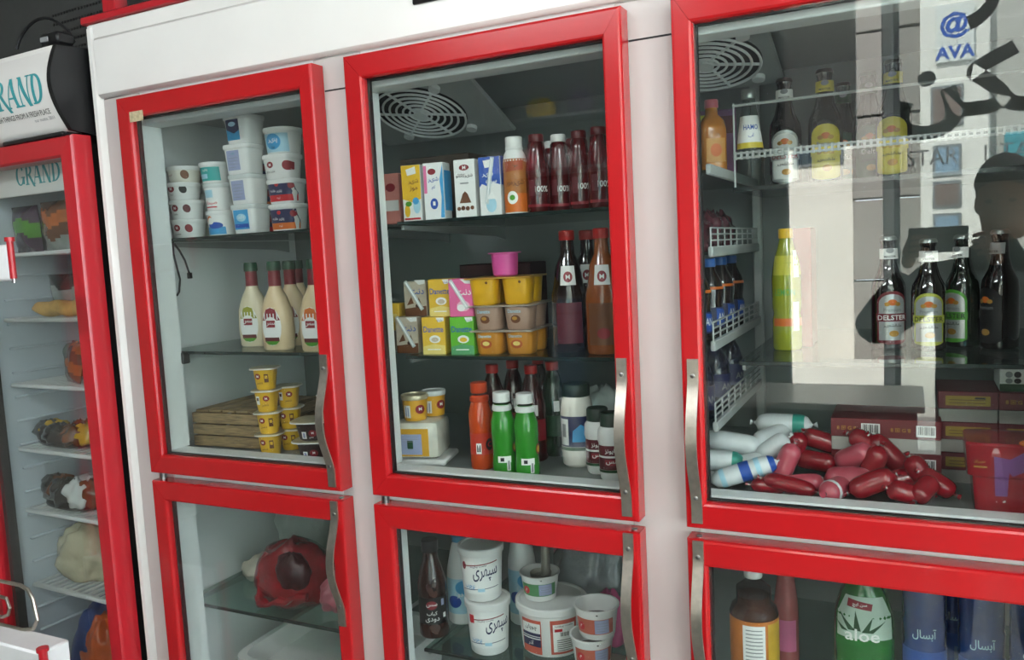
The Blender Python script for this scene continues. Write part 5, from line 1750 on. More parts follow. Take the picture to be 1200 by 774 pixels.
# ================================================================== third column
# side rack behind the stile: white rails, wire fence
rk = thing('side_rack', 'white wire side rack inside the third column, left of the bottles', 'rack', (0, 0, 0))
RZ = [1.665, 1.508, 1.325, 1.165]
WIRE = mat('white_wire', '#b4b8b6', 0.4, var=0.03)
for z in RZ:
    g = MB(); g.box(1.300, 1.450, 0.13, 0.66, z-0.010, z-0.004, SHELFG); g.build('shelf', rk)
    g = MB(); g.box(1.446, 1.456, 0.12, 0.67, z-0.014, z+0.006, WIRE, 0.002); g.build('rail', rk)
    if z < 1.6:
        for q in (0.018, 0.030, 0.042):
            g = MB(); g.tube([(1.451, 0.125, z+q), (1.451, 0.66, z+q)], 0.0018, WIRE, 6); g.build('wire', rk)
        for k in range(9):
            g = MB(); g.tube([(1.451, 0.125+k*0.066, z), (1.451, 0.125+k*0.066, z+0.042)], 0.0018, WIRE, 6); g.build('wire', rk)
g = MB(); g.box(1.440, 1.462, 0.655, 0.675, 1.031, 1.93, WIRE, 0.003); g.build('upright', rk)
g = MB(); g.box(1.296, 1.306, 0.655, 0.675, 1.031, 1.93, WIRE, 0.003); g.build('upright', rk)
# upper shelf of the third column with wire fence
us = thing('wire_shelf', 'raised wire shelf with ribbed white fence carrying the tall bottles', 'shelf', (0, 0, 0))
ZU = 1.632
g = MB(); g.box(1.4635, 2.13, 0.30, 0.69, ZU-0.006, ZU, SHELFG); g.build('plate', us)
g = MB(); g.box(1.4635, 2.13, 0.294, 0.2998, ZU-0.008, ZU+0.001, SHELFE); g.build('edge', us)
for q in (0.062, 0.072):
    g = MB(); g.tube([(1.4635, 0.309, ZU+q), (2.13, 0.309, ZU+q)], 0.0028, WIRE, 6); g.build('fence_wire', us)
for k in range(56):
    xx_ = 1.468+k*0.0118
    g = MB(); g.box(xx_-0.0022, xx_+0.0022, 0.304, 0.314, ZU+0.059, ZU+0.075, WIRE); g.build('fence_rib', us)
g = MB(); g.tube([(1.4635, 0.309, ZU+0.17), (2.13, 0.309, ZU+0.17)], 0.003, WIRE, 6); g.build('upper_wire', us)
for xx_ in (1.4655, 2.128):
    g = MB(); g.tube([(xx_, 0.309, ZU+0.0005), (xx_, 0.309, ZU+0.175)], 0.002, WIRE, 6); g.build('fence_post', us)

AMBER = mat('dark_glass_bottle', '#0c0807', 0.06, var=0.05, coat=1.0)
GREENG = mat('dark_green_glass', '#0e1a10', 0.06, var=0.05, coat=1.0)
CROWN = mat('crown_cap', '#9aa09c', 0.3, 0.7, var=0.1)
CROWND = mat('dark_crown_cap', '#3a2a24', 0.35, 0.4)
def malt(label, x, y, z, glass, l1, l2, txt, capm, s=1.0, neck=PWH, rz=0.0, arch=True, group='malt drink bottles', twist=False, txm=BLK):
    t = thing('malt_bottle', label, 'bottle', (x, y, z), rz, group)
    R = [(0.0, 0.027, 0.027, 2), (0.004, 0.031, 0.031, 2), (0.11, 0.031, 0.031, 2), (0.125, 0.0295, 0.0295, 2), (0.145, 0.020, 0.020, 2), (0.165, 0.0150, 0.0150, 2), (0.200, 0.0130, 0.0130, 2), (0.202, 0.0145, 0.0145, 2), (0.208, 0.0145, 0.0145, 2), (0.209, 0.0125, 0.0125, 2)]
    R = [(z_*s, a*s, c*s, n_) for z_, a, c, n_ in R]
    loft(R, glass, 'body', t, seg=28)
    cp_ = MB()
    n_ = 42
    def cr_(r_, z_, j): return [Vector((r_*(1+(j if i % 2 else 0))*math.cos(2*PI*i/n_)*s, r_*(1+(j if i % 2 else 0))*math.sin(2*PI*i/n_)*s, z_*s)) for i in range(n_)]
    cp_.rings([cr_(0.0155, 0.2075, 0.06), cr_(0.0152, 0.211, 0.05), cr_(0.0140, 0.2145, 0.0), cr_(0.010, 0.2158, 0.0)], capm)
    cp_.build('crown_cap', t)
    it = [('R', -0.028, 0.028, 0.016, 0.090, l1), ('E', 0, 0.090, 0.028, 0.022, l1), ('E', 0, 0.018, 0.028, 0.008, l1)]
    it += [('R', -0.024, 0.024, 0.018, 0.088, l2), ('E', 0, 0.088, 0.024, 0.018, l2)]
    it += [('E', 0, 0.090, 0.008, 0.006, ORG), ('E', -0.009, 0.087, 0.005, 0.004, GOLD), ('E', 0.009, 0.087, 0.005, 0.004, GOLD)]
    it += [('T', 'Premium', 0, 0.076, 0.007, PGR, 0.03)]
    it += [('R', -0.0285, 0.0285, 0.054, 0.069, l1), ('T', txt, 0, 0.0615, 0.0095, txm, 0.050)]
    it += [('T', 'ماءالشعیر', 0, 0.046, 0.007, BLK, 0.03), ('E', 0.002, 0.031, 0.008, 0.006, GOLD)]
    it += [('R', -0.018, 0.018, 0.172, 0.192, neck), ('E', 0, 0.188, 0.006, 0.005, PGR), ('T', 'MASTER', 0, 0.1765, 0.004, BLK, 0.018)]
    it = [(q[0],)+tuple((v*s if isinstance(v, float) or (isinstance(v, int) and not isinstance(v, bool)) else v) for v in q[1:]) if q[0] != 'T' else ('T', q[1], q[2]*s, q[3]*s, q[4]*s, q[5], *(v*s for v in q[6:])) for q in it]
    decals(Round(R), it, t)
    return t


LIMEL = mat('label_lime_gold', '#b4b84a', 0.4, 0.2, var=0.06)
SILR = mat('label_dark_red', '#6e1a24', 0.4, var=0.06)
ZD = 1.2925
malt('dark malt bottle with lime gold arched label, in the middle of the shelf', X(1088, 350, 0.315), 0.315, ZD, AMBER, LIMEL, SILV, 'DELSTER', CROWN, rz=0.0)
malt('dark malt bottle with silver and red label left of the lime one', X(1041, 350, 0.335), 0.335, ZD, AMBER, SILR, SILV, 'DELSTER', CROWN, 1.04, rz=0.25, txm=PWH)
malt('dark green malt bottle with green label right of the lime one', X(1128, 350, 0.37), 0.37, ZD, GREENG, GRN, SILV, 'DELSTER', CROWN, 1.02, rz=-0.7)
malt('dark malt bottle in the shade, last before the right edge', X(1172, 350, 0.345), 0.345, ZD, AMBER, BLK, BLK, 'DELSTER', CROWN, 1.05, rz=-0.9, neck=PGR)
# bottles on the raised wire shelf
YELL = mat('label_pale_yellow', '#d8c443', 0.45, var=0.05)
malt('tall dark bottle with silver label and red print on the wire shelf', X(920, 160, 0.47), 0.47, ZU+0.0005, AMBER, SILV, PWH, 'DELSTER', CROWND, 1.12, rz=0.1, txm=DKR, group='tall bottles on the wire shelf')
malt('tall green bottle with yellow label, nearer the fan', X(967, 150, 0.47), 0.47, ZU+0.0005, GREENG, YELL, YELL, 'Delta', CROWND, 1.16, YELL, rz=0.1, group='tall bottles on the wire shelf', txm=GOLD)
malt('tall green bottle with big yellow label, nearer the window reflection', X(1047, 140, 0.47), 0.47, ZU+0.0005, GREENG, YELL, YELL, 'Delta', CROWND, 1.16, YELL, rz=-0.1, group='tall bottles on the wire shelf', txm=GOLD)
malt('dark green bottle with pale cap at the back of the wire shelf', X(1018, 150, 0.56), 0.56, ZU+0.0005, GREENG, DGRN, DGRN, 'Delta', CROWN, 1.15, DGRN, rz=0.1, group='tall bottles on the wire shelf', txm=PWH)
malt('dark green bottle half hidden behind the yellow labelled one', X(988, 150, 0.62), 0.62, ZU+0.0005, GREENG, DGRN, DGRN, 'Delta', CROWND, 1.12, DGRN, rz=0.1, group='tall bottles on the wire shelf', txm=PWH)
# on the top of the side rack
JUICE = mat('amber_juice', '#b4712a', 0.2, var=0.08, coat=0.5)
bottle('amber juice bottle with pink cap at the end of the side rack', (1.413, 0.34, RZ[0]-0.0035), [(0.026, 0), (0.028, 0.004), (0.028, 0.10), (0.024, 0.118), (0.014, 0.132), (0.0125, 0.15)], JUICE, (0.146, 0.164, 0.0145, mat('pink_cap', '#c0616a', 0.4)), [('R', -0.02, 0.02, 0.03, 0.08, mat('label_amber', '#c98d3c', 0.4)), ('E', 0, 0.055, 0.012, 0.014, ORG)], 0.5, name='juice_bottle', n=3.5)
bt = bottle('clear tapered bottle with white label between juice and malt bottles', (1.490, 0.350, ZU+0.0005), [(0.026, 0), (0.029, 0.004), (0.029, 0.07), (0.026, 0.095), (0.018, 0.15), (0.0135, 0.178), (0.013, 0.19)], CLEARP, (0.186, 0.206, 0.0155, CROWN), [('R', -0.036, 0.040, 0.082, 0.150, PWH), ('R', -0.036, 0.040, 0.082, 0.094, YELL), ('T', 'HAMO', 0.0, 0.126, 0.011, BLUE, 0.03), ('T', 'آب', 0.0, 0.108, 0.010, BLUE)], 0.3, name='water_bottle')
carton('purple and yellow carton behind the juice bottle', 1.385, 0.52, RZ[0]-0.0035, 0.09, 0.06, 0.165, mat('print_mauve', '#7d4a72', 0.5, var=0.1), [('R', -0.04, 0.0, 0.10, 0.155, YELL), ('R', 0.005, 0.04, 0.11, 0.15, MAROON), ('F', 'right'), ('R', -0.02, 0.02, 0.05, 0.15, PINKP)], 0.2, name='juice_carton')
# cola bottles with blue caps on the rack, crinkled packs above, dark bottles below
BCAP = mat('blue_cap', '#2a6cc0', 0.35)
for k, (yy_, lab) in enumerate(((0.19, 'cola bottle with blue cap and navy label nearest the door on the side rack'), (0.31, 'cola bottle with blue cap, second on the side rack'), (0.43, 'cola bottle with blue cap, third on the side rack'), (0.55, 'cola bottle with blue cap, deepest on the side rack'))):
    bottle(lab, (1.405, yy_, RZ[2]-0.0035), [(0.028, 0), (0.030, 0.005), (0.030, 0.05), (0.027, 0.07), (0.030, 0.095), (0.026, 0.115), (0.014, 0.14), (0.0125, 0.150)], COLA, (0.148, 0.166, 0.0145, BCAP), [('R', -0.03, 0.034, 0.018, 0.062, NAVY), ('P', [(-0.006, 0.022), (0.020, 0.022), (0.020, 0.056), (-0.006, 0.060)], BLUE), ('T', 'AN', 0.007, 0.042, 0.015, PWH, 0.02), ('R', -0.03, 0.034, 0.100, 0.106, ORG)], 0.9, 'cola bottles on the side rack', name='cola_bottle')
for k, (yy_, lab) in enumerate(((0.20, 'dark red crinkled snack pack nearest the door above the cola'), (0.34, 'dark red crinkled snack pack, second above the cola'), (0.48, 'dark red crinkled snack pack, deepest above the cola'))):
    t = thing('snack_pack', lab, 'pack', (1.39, yy_, RZ[1]-0.0035), 0, 'crinkled packs above the cola bottles')
    lump('body', t, mat('crinkled_film', '#5a3038', 0.18, var=0.4, scale=40, bump=0.8, bscale=90, coat=0.6), 0.042, 0.055, 0.05, 0.13, 50+k, flat=0.3)
for k, (yy_, lab) in enumerate(((0.20, 'dark blue bottle pack nearest the door on the lowest rail'), (0.36, 'dark blue bottle pack, second on the lowest rail'), (0.52, 'dark blue bottle pack, deepest on the lowest rail'))):
    bottle(lab, (1.40, yy_, RZ[3]-0.0035), pet(0.135, 0.034, 0.3, 0.013), mat('navy_drink', '#151a33', 0.18, coat=0.5), (0.128, 0.142, 0.0145, BKCAP), [('R', -0.03, 0.034, 0.02, 0.07, NAVY), ('T', 'AN', 0.007, 0.042, 0.015, PGR)], 0.9, 'dark bottles on the lowest rail', name='cola_bottle')
for k, (yy_, lab, m_) in enumerate(((0.20, 'clear film pack on the floor under the side rack, nearest the door', 'grey_film'), (0.38, 'clear film pack on the floor under the side rack, farther in', 'grey_film'))):
    t = thing('film_pack', lab, 'pack', (1.362, yy_, Z3), 0, 'film packs under the side rack')
    lump('body', t, mat(m_, '#868d90', 0.2), 0.05, 0.075, 0.05, 0.12, 60+k, flat=0.3)
# yellow green soda bottles
SODA = mat('lime_soda', '#9aa01e', 0.15, var=0.1, coat=0.6)
bottle('tall yellow green soda bottle left of the bright doorway reflection', (X(922, 350, 0.31), 0.31, ZD), [(0.027, 0), (0.0295, 0.005), (0.0295, 0.06), (0.027, 0.075), (0.0295, 0.09), (0.0295, 0.15), (0.026, 0.18), (0.016, 0.215), (0.0125, 0.232)], SODA, (0.230, 0.250, 0.0145, YEL), [('R', -0.032, 0.036, 0.155, 0.195, mat('label_soda', '#c3bd3a', 0.4)), ('R', 0.012, 0.026, 0.150, 0.205, PWH), ('R', -0.032, 0.036, 0.050, 0.066, ORG), ('R', 0.010, 0.024, 0.040, 0.10, PWH), ('T', 'LEMON', -0.006, 0.120, 0.014, GRN, 0.04)], 0.2, name='soda_bottle')
g = MB(); g.box(-0.018, 0.018, -0.05, 0.05, 0, 0.25, mat('crimson_card', '#7d1620', 0.5, var=0.08), 0.002)
tag(g.build('carton', loc=(X(944, 350, 0.39), 0.39, ZD)), 'narrow crimson carton standing behind the yellow green soda', 'carton')

# ---- floor of the third column: sausages
SKINR = mat('red_casing', '#86121f', 0.25, var=0.18, scale=25, coat=0.45)
SKINP = mat('pink_casing', '#b04a58', 0.28, var=0.15, scale=25, coat=0.4)
SKINW = mat('white_casing', '#d6dadc', 0.32, var=0.08, scale=30, coat=0.2)
def sausage(label, c, az, el, L, r, m, bend=0.0, clip=RCAP, band=None, group=None, roll=0.0, name='sausage'):
    c = (c[0], c[1], max(c[2], Z3+abs(math.sin(el))*L/2*0.9+r*0.98))
    t = thing(name, label, 'sausage', c, az, group)
    t.rotation_euler = (roll, -el, az)
    n = 14
    pts, rr = [], []
    for k in range(n+1):
        s_ = -1+2*k/n
        pts.append(Vector((s_*L/2, bend*(1-s_*s_), 0)))
        rr.append(r*max(0.12, (1-abs(s_)**5)**0.5))
    g_ = MB(); g_.tube(pts, rr, m, 14); g_.build('casing', t, ang=80)
    for sgn in (-1, 1):
        g_ = MB()
        e = pts[0] if sgn < 0 else pts[-1]
        g_.tube([e-Vector((sgn*0.003, 0, 0)), e+Vector((sgn*0.004, 0, 0)), e+Vector((sgn*0.010, 0, 0.001))], [r*0.14, r*0.11, r*0.30], m, 8)
        g_.build('end_knot', t)
        g_ = MB(); g_.tube([e+Vector((sgn*0.002, 0, 0)), e+Vector((sgn*0.0045, 0, 0))], r*0.2, SCREW, 8); g_.build('clip', t)
    if band:
        for (s0, s1, bm_) in band:
            g_ = MB()
            k0 = [Vector(((s0+(s1-s0)*q/4)*L/2, bend*(1-(s0+(s1-s0)*q/4)**2), 0)) for q in range(5)]
            g_.tube(k0, [r*max(0.12, (1-abs(s0+(s1-s0)*q/4)**5)**0.5)*1.012+0.0003 for q in range(5)], bm_, 14)
            g_.build('band', t)
    return t


GW_ = 'white sausages piled at the left'
def at3(px_, py_, y_): return tuple(at(px_, py_, y_))
TEALB = mat('band_teal', '#2e8f80', 0.4)
sausage('white sausage with teal band on top of the white pile', at3(918, 497, 0.30), 0.0, 0.0, 0.115, 0.0215, SKINW, band=[(0.35, 0.75, TEALB)], group=GW_)
sausage('white sausage pointing at the viewer just below the teal banded one', at3(905, 512, 0.26), 1.0, 0.1, 0.10, 0.0215, SKINW, group=GW_)
sausage('long white sausage at the left edge, upper', at3(858, 519, 0.22), 0.05, -0.12, 0.12, 0.0215, SKINW, group=GW_)
sausage('short white sausage slanting up beside the red ones', at3(906, 525, 0.22), 0.5, 0.55, 0.075, 0.020, SKINW, group=GW_)
sausage('white sausage with teal end at the left edge', at3(842, 540, 0.17), 0.1, -0.05, 0.10, 0.0215, SKINW, band=[(0.55, 0.95, TEALB)], group=GW_)
sausage('plain white sausage slanting under the teal ended one', at3(862, 556, 0.19), 0.2, 0.28, 0.13, 0.0195, SKINW, group=GW_)
sausage('white sausage with blue printed bands slanting at the front', at3(872, 561, 0.145), 0.25, 0.32, 0.135, 0.0195, SKINW, band=[(-0.1, 0.2, BLUE), (0.75, 0.92, BLUE), (-0.7, -0.55, LTBL), (0.35, 0.5, LTBL)], group=GW_)
sausage('small white sausage lowest in the left corner', at3(836, 570, 0.19), 0.2, 0.1, 0.09, 0.018, SKINW, group=GW_)
GRD = 'red sausages heaped at the front of the third column'
red = [
    (922, 556, 0.17, 0.35, 1.15, 0.080, 0.020, SKINP, 'pink red sausage standing steeply next to the white pile'),
    (933, 525, 0.24, 0.2, 1.2, 0.065, 0.019, SKINR, 'red sausage standing upright with a bright knot at the back left'),
    (962, 517, 0.28, 0.1, -0.3, 0.080, 0.020, SKINR, 'red sausage sloping down at the back of the heap'),
    (955, 541, 0.24, -0.1, -0.1, 0.085, 0.020, SKINR, 'dark red sausage lying level in the middle left'),
    (940, 571, 0.14, 0.15, 0.12, 0.080, 0.019, SKINP, 'pinkish sausage lying in front on the left'),
    (994, 562, 0.17, 0.0, 0.05, 0.085, 0.023, SKINP, 'thick pale pink sausage in the centre front'),
    (1000, 536, 0.22, -0.4, 0.5, 0.080, 0.022, SKINP, 'pale sausage leaning up behind the thick pink one'),
    (1024, 548, 0.20, 0.2, 1.2, 0.075, 0.021, SKINR, 'dark red sausage standing right of the thick pink one'),
    (1040, 532, 0.23, 0.0, -0.8, 0.090, 0.021, SKINR, 'long dark red sausage sloping steeply to the right'),
    (1022, 582, 0.125, 0.1, 0.45, 0.085, 0.021, SKINR, 'dark red sausage sloping up at the centre front'),
    (1062, 562, 0.18, 0.3, 0.2, 0.070, 0.021, SKINR, 'red sausage crossing behind the sloping front one'),
    (1060, 587, 0.12, 0.3, -0.3, 0.060, 0.019, SKINR, 'short red sausage at the lower right of the heap'),
    (1080, 562, 0.17, 0.2, -1.0, 0.075, 0.020, SKINR, 'red sausage standing steeply at the right of the heap'),
    (1098, 572, 0.16, 0.2, -0.6, 0.070, 0.019, SKINR, 'red sausage at the far right end of the heap'),
    (1085, 583, 0.13, 0.9, 0.5, 0.060, 0.019, SKINR, 'red sausage with its round end to the viewer at the right'),
    (925, 583, 0.125, -0.05, -0.18, 0.10, 0.016, SKINR, 'thin red sausage along the front edge on the left'),
    (900, 577, 0.13, 0.2, -0.1, 0.065, 0.014, SKINR, 'thin red sausage end near the blue printed white one'),
    (1015, 519, 0.235, -0.2, -0.4, 0.070, 0.020, SKINR, 'dark red sausage high at the back of the heap'),
]
for px_, py_, y_, az, el, L, r_, m_, lab in red:
    p_ = at(px_, py_, y_)
    low = abs(math.sin(el))*L/2+r_*0.98
    sausage(lab, (p_.x, p_.y, max(p_.z, Z3+low*0.98)), az, el, L, r_, m_, bend=0.004, group=GRD)
sausage('pink sausage with a white netted end facing the viewer', (X(978, 583, 0.12), 0.13, Z3+0.0215), 1.2, 0.0, 0.075, 0.021, SKINP, band=[(-0.55, -0.35, SKINW)], group=GRD)

# ---- cartons of frozen food
MAR = mat('maroon_card', '#6b1a22', 0.45, var=0.08, scale=15)
CRD = mat('pale_card', '#a9a6a0', 0.6, var=0.05)
def food_box(label, x, y, z, w_, d_, h, kind, group):
    t = thing('food_box', label, 'box', (x, y, z), 0.0, group)
    g_ = MB(); g_.box(-w_/2, w_/2, -d_/2, d_/2, 0, h*0.42, CRD, 0.001); g_.build('base', t)
    g_ = MB(); g_.box(-w_/2-0.001, w_/2+0.001, -d_/2-0.001, d_/2+0.001, h*0.42+0.0003, h, MAR, 0.0012); g_.build('lid', t)
    sf = Slab(w_/2+0.001, d_/2+0.001, h)
    if kind == 'long':
        it = []
        for u0 in (-w_/2, 0.0):
            it += [('T', '8 ▣ G 8', u0+0.028, h*0.70, 0.008, GOLD, 0.036)]+barcode(u0+0.055, h*0.52, 0.034, h*0.34)
        decals(sf, it, t)
    else:
        decals(sf, [('R', -w_*0.38, w_*0.38, h*0.54, h*0.86, mat('label_ochre', '#a88a2c', 0.5, var=0.1)), ('R', w_*0.12, w_*0.30, h*0.76, h*0.82, BLK)]+lines(-w_*0.32, w_*0.3, h*0.74, 3, 0.006, BRN, 0.0014), t)
    return t
GX = 'maroon and white food boxes stacked at the back'
xa = X(1037, 530, 0.26)
for k, lab in enumerate(('long maroon food box with barcodes, bottom of the left stack', 'long maroon food box with barcodes, top of the left stack')):
    food_box(lab, xa, 0.33, Z3+k*0.0655, 0.195, 0.14, 0.065, 'long', GX)
xb = X(1134, 520, 0.31)
for k, lab in enumerate(('maroon food box with yellow sticker, bottom of the middle stack', 'maroon food box with yellow sticker, middle of the middle stack', 'maroon food box with yellow sticker, top of the middle stack')):
    food_box(lab, xb, 0.38, Z3+k*0.0605, 0.100, 0.14, 0.060, 'short', GX)
xc = X(1200, 520, 0.31)+0.012
for k, lab in enumerate(('maroon food box at the right edge, bottom of its stack', 'maroon food box at the right edge, middle of its stack', 'maroon food box at the right edge, top of its stack')):
    food_box(lab, xc, 0.38, Z3+k*0.0605, 0.105, 0.14, 0.060, 'long' if k == 2 else 'short', GX)
t = carton('white box with green base and round seals on the right stack', xc+0.006, 0.38, Z3+0.182, 0.115, 0.12, 0.045, W, [('R', -0.0575, 0.0575, 0.0, 0.014, DGRN), ('E', -0.042, 0.032, 0.006, 0.006, PGR), ('E', -0.028, 0.032, 0.006, 0.006, BLK), ('E', -0.042, 0.020, 0.006, 0.005, PGR), ('E', -0.028, 0.020, 0.006, 0.005, BLK), ('T', 'FIVE', 0.0, 0.033, 0.007, BLK), ('T', 'STAR', 0.0, 0.022, 0.007, BLK)], name='food_carton')
rp_ = thing('meat_pack', 'glossy red frozen meat pack with purple corner at the front right', 'pack', (X(1176, 560, 0.16)+0.028, 0.175, Z3), 0.0)
RPK = mat('red_pack', '#98121f', 0.25, var=0.1, scale=15, coat=0.5)
loft([(0.0, 0.070, 0.045, 9), (0.004, 0.074, 0.049, 9), (0.060, 0.078, 0.052, 9), (0.064, 0.078, 0.052, 9), (0.067, 0.086, 0.056, 9), (0.122, 0.089, 0.060, 9), (0.126, 0.087, 0.057, 9)], RPK, 'body', rp_, seg=40)
decals(Round([(0.0, 0.072, 0.047, 9), (0.064, 0.079, 0.053, 9), (0.067, 0.087, 0.057, 9), (0.122, 0.0895, 0.0605, 9)]), [('P', [(-0.042, 0.006), (-0.026, 0.006), (-0.022, 0.10), (-0.046, 0.104)], mat('print_purple', '#7c4a86', 0.35)), ('P', [(-0.046, 0.104), (-0.022, 0.10), (0.0, 0.115), (0.03, 0.118), (0.02, 0.09), (-0.018, 0.07)], mat('print_purple', '#7c4a86', 0.35)), ('T', 'گوشت', -0.042, 0.018, 0.016, PWH, 0.03), ('T', 'همبرگر', -0.066, 0.094, 0.007, GOLD, 0.022), ('R', -0.075, -0.055, 0.083, 0.086, GOLD), ('R', 0.0, 0.05, 0.108, 0.114, BLK), ('E', 0.02, 0.13, 0.03, 0.008, ORG)], rp_)

# ---- lower compartment of the third column
ORJ = mat('peach_syrup', '#8c5b45', 0.2, var=0.1, coat=0.4)
bottle('wide jar bottle with orange yellow wrap label, left in the lower compartment', (X(884, 740, 0.17), 0.17, ZC), [(0.045, 0), (0.048, 0.006), (0.048, 0.19), (0.044, 0.203), (0.034, 0.212), (0.034, 0.24), (0.016, 0.255), (0.0145, 0.265)], SMK, (0.262, 0.285, 0.018, WCAP),
       [('R', -0.068, 0.072, 0.02, 0.186, mat('label_sunset', '#c8742c', 0.4, var=0.25, scale=12)), ('R', 0.026, 0.066, 0.02, 0.180, mat('label_sun', '#c9a02e', 0.4, var=0.15)), ('R', -0.024, 0.020, 0.012, 0.178, PWH)]+lines(-0.018, 0.014, 0.17, 16, 0.0075, PGR, 0.0022)+[('R', -0.016, 0.012, 0.02, 0.034, GRN), ('R', -0.016, -0.012, 0.038, 0.042, BLK), ('T', 'شربت', 0.044, 0.10, 0.018, MAROON, 0.02)], 0.2, name='syrup_bottle', extra=[('filling', [(0.040, 0.008), (0.045, 0.012), (0.045, 0.19), (0.033, 0.207), (0.031, 0.225)], ORJ)])
bottle('pink capped bottle behind the orange labelled jar', (X(921, 700, 0.32), 0.32, ZC), pet(0.25, 0.026, 0.3, 0.013), mat('rose_drink', '#b05a5a', 0.2, var=0.1, coat=0.4), (0.24, 0.262, 0.0155, mat('pink_cap', '#c0616a', 0.4)), [('R', -0.02, 0.02, 0.05, 0.12, PINKP)], 0.2, name='juice_bottle')
ALG = mat('aloe_green', '#1f6a2a', 0.2, var=0.15, scale=40, coat=0.5)
ALW = mat('aloe_pale', '#b9cfc0', 0.4, var=0.06)
al = thing('aloe_bottle', 'green aloe drink bottle with leafy pale label in the lower compartment', 'bottle', (X(1012, 735, 0.22), 0.22, ZC), 0.1)
al.scale = (1.16, 1.16, 1.07)
AR = [(0.0, 0.044, 0.036, 2.6), (0.006, 0.048, 0.040, 2.6), (0.14, 0.048, 0.040, 2.6), (0.19, 0.046, 0.038, 2.5), (0.225, 0.036, 0.032, 2.3), (0.245, 0.026, 0.026, 2), (0.262, 0.020, 0.020, 2)]
loft(AR, ALG, 'body', al)
loft([(0.256, 0.023, 0.023, 2), (0.285, 0.023, 0.023, 2), (0.288, 0.021, 0.021, 2)], GCAP, 'cap', al)
lf = []
for k, (u0, z0, u1, z1) in enumerate(((-0.02, 0.165, -0.040, 0.196), (-0.012, 0.165, -0.014, 0.202), (0.0, 0.163, 0.012, 0.192), (0.006, 0.163, 0.032, 0.186), (-0.03, 0.163, -0.046, 0.178))):
    lf.append(('P', [(u0-0.005, z0), (u0+0.006, z0), (u1, z1)], DGRN))
decals(Round(AR), [('R', -0.046, 0.046, 0.150, 0.196, ALW), ('P', [(-0.044, 0.196), (0.044, 0.196), (0.030, 0.226), (-0.030, 0.226)], ALW)]+lf+[('P', [(-0.026, 0.208), (0.010, 0.203), (0.012, 0.215), (-0.024, 0.222)], DKR), ('T', 'سن ایچ', -0.007, 0.212, 0.008, PWH, 0.03), ('T', 'aloe', -0.004, 0.158, 0.022, PWH, 0.06)], al)
WATB = mat('blue_water_bottle', '#22407c', 0.15, var=0.12, scale=30, coat=0.6)
for px_, y_, lab in ((1083, 0.22, 'blue water bottle with white script, nearest the aloe bottle'), (1150, 0.21, 'blue water bottle with white script, middle of the row'), (1212, 0.20, 'blue water bottle cut by the right edge of the picture'), (1116, 0.32, 'blue water bottle in the second row')):
    bottle(lab, (X(px_, 740, y_), y_, ZC), [(0.034, 0), (0.039, 0.006), (0.039, 0.07), (0.0365, 0.078), (0.039, 0.086), (0.039, 0.15), (0.0375, 0.157), (0.039, 0.164), (0.039, 0.200), (0.0378, 0.206), (0.039, 0.212), (0.039, 0.262), (0.034, 0.282), (0.016, 0.308), (0.0135, 0.318)], WATB, (0.316, 0.334, 0.0155, BCAP), [('R', -0.055, 0.055, 0.09, 0.150, mat('label_water', '#2c58a8', 0.35, var=0.08)), ('T', 'آبسال', -0.006, 0.184, 0.024, LTBL, 0.042), ('R', -0.004, 0.028, 0.092, 0.125, mat('label_water_pale', '#5f7fb0', 0.4))], 0.15, 'blue water bottles in the lower compartment', name='water_bottle')

# ================================================================== goods in the narrow refrigerator
def packet(label, lx, ly, lz, w_, h, d_, cols, rz=0.0, tilt=0.0, seed=1, group=None, cat='packet', name='snack_packet'):
    """pillow packet with crimped ends; the print is wide blotches of its two colours"""
    t = thing(name, label, cat, tuple(gloc(lx, ly, lz)), rz+math.radians(-2.6), group)
    t.rotation_euler.x = tilt
    rnd = random.Random(seed)
    n, m_ = 12, 16
    mb = MB()
    a_, c_ = rnd.uniform(0, 6), rnd.uniform(0, 6)
    def pt(i, j, sgn):
        u, v = i/n*2-1, j/m_*2-1
        puff = max(0, (1-abs(u)**3))*max(0, (1-abs(v)**4))
        wr_ = 0.12*math.sin(5*u+a_+3*v)*math.sin(4*v+c_)
        edge = 1-0.06*puff
        return Vector((u*w_/2*edge, sgn*(d_/2*puff*(1+wr_)+0.0008), (v+1)*h/2))
    ks = [mb.mi(c) for c in cols]
    for sgn in (-1, 1):
        V = [[mb.bm.verts.new(pt(i, j, sgn)) for i in range(n+1)] for j in range(m_+1)]
        for j in range(m_):
            for i in range(n):
                f = mb.bm.faces.new((V[j][i], V[j][i+1], V[j+1][i+1], V[j+1][i]))
                f.smooth = True
                q = (j+1.2*math.sin(0.6*i+a_))/m_
                f.material_index = ks[max(0, min(len(ks)-1, int(q*len(ks))))]
    body_ = mb.build('body', t, ang=80)
    g_ = MB()
    for z_ in (0.001, h-0.001):
        g_.box(-w_/2*0.98, w_/2*0.98, -0.0016, 0.0016, z_-0.004 if z_ > 0.01 else z_, z_+0.004 if z_ < 0.01 else z_, cols[0], 0.0005)
    g_.build('crimped_seal', t)
    return t


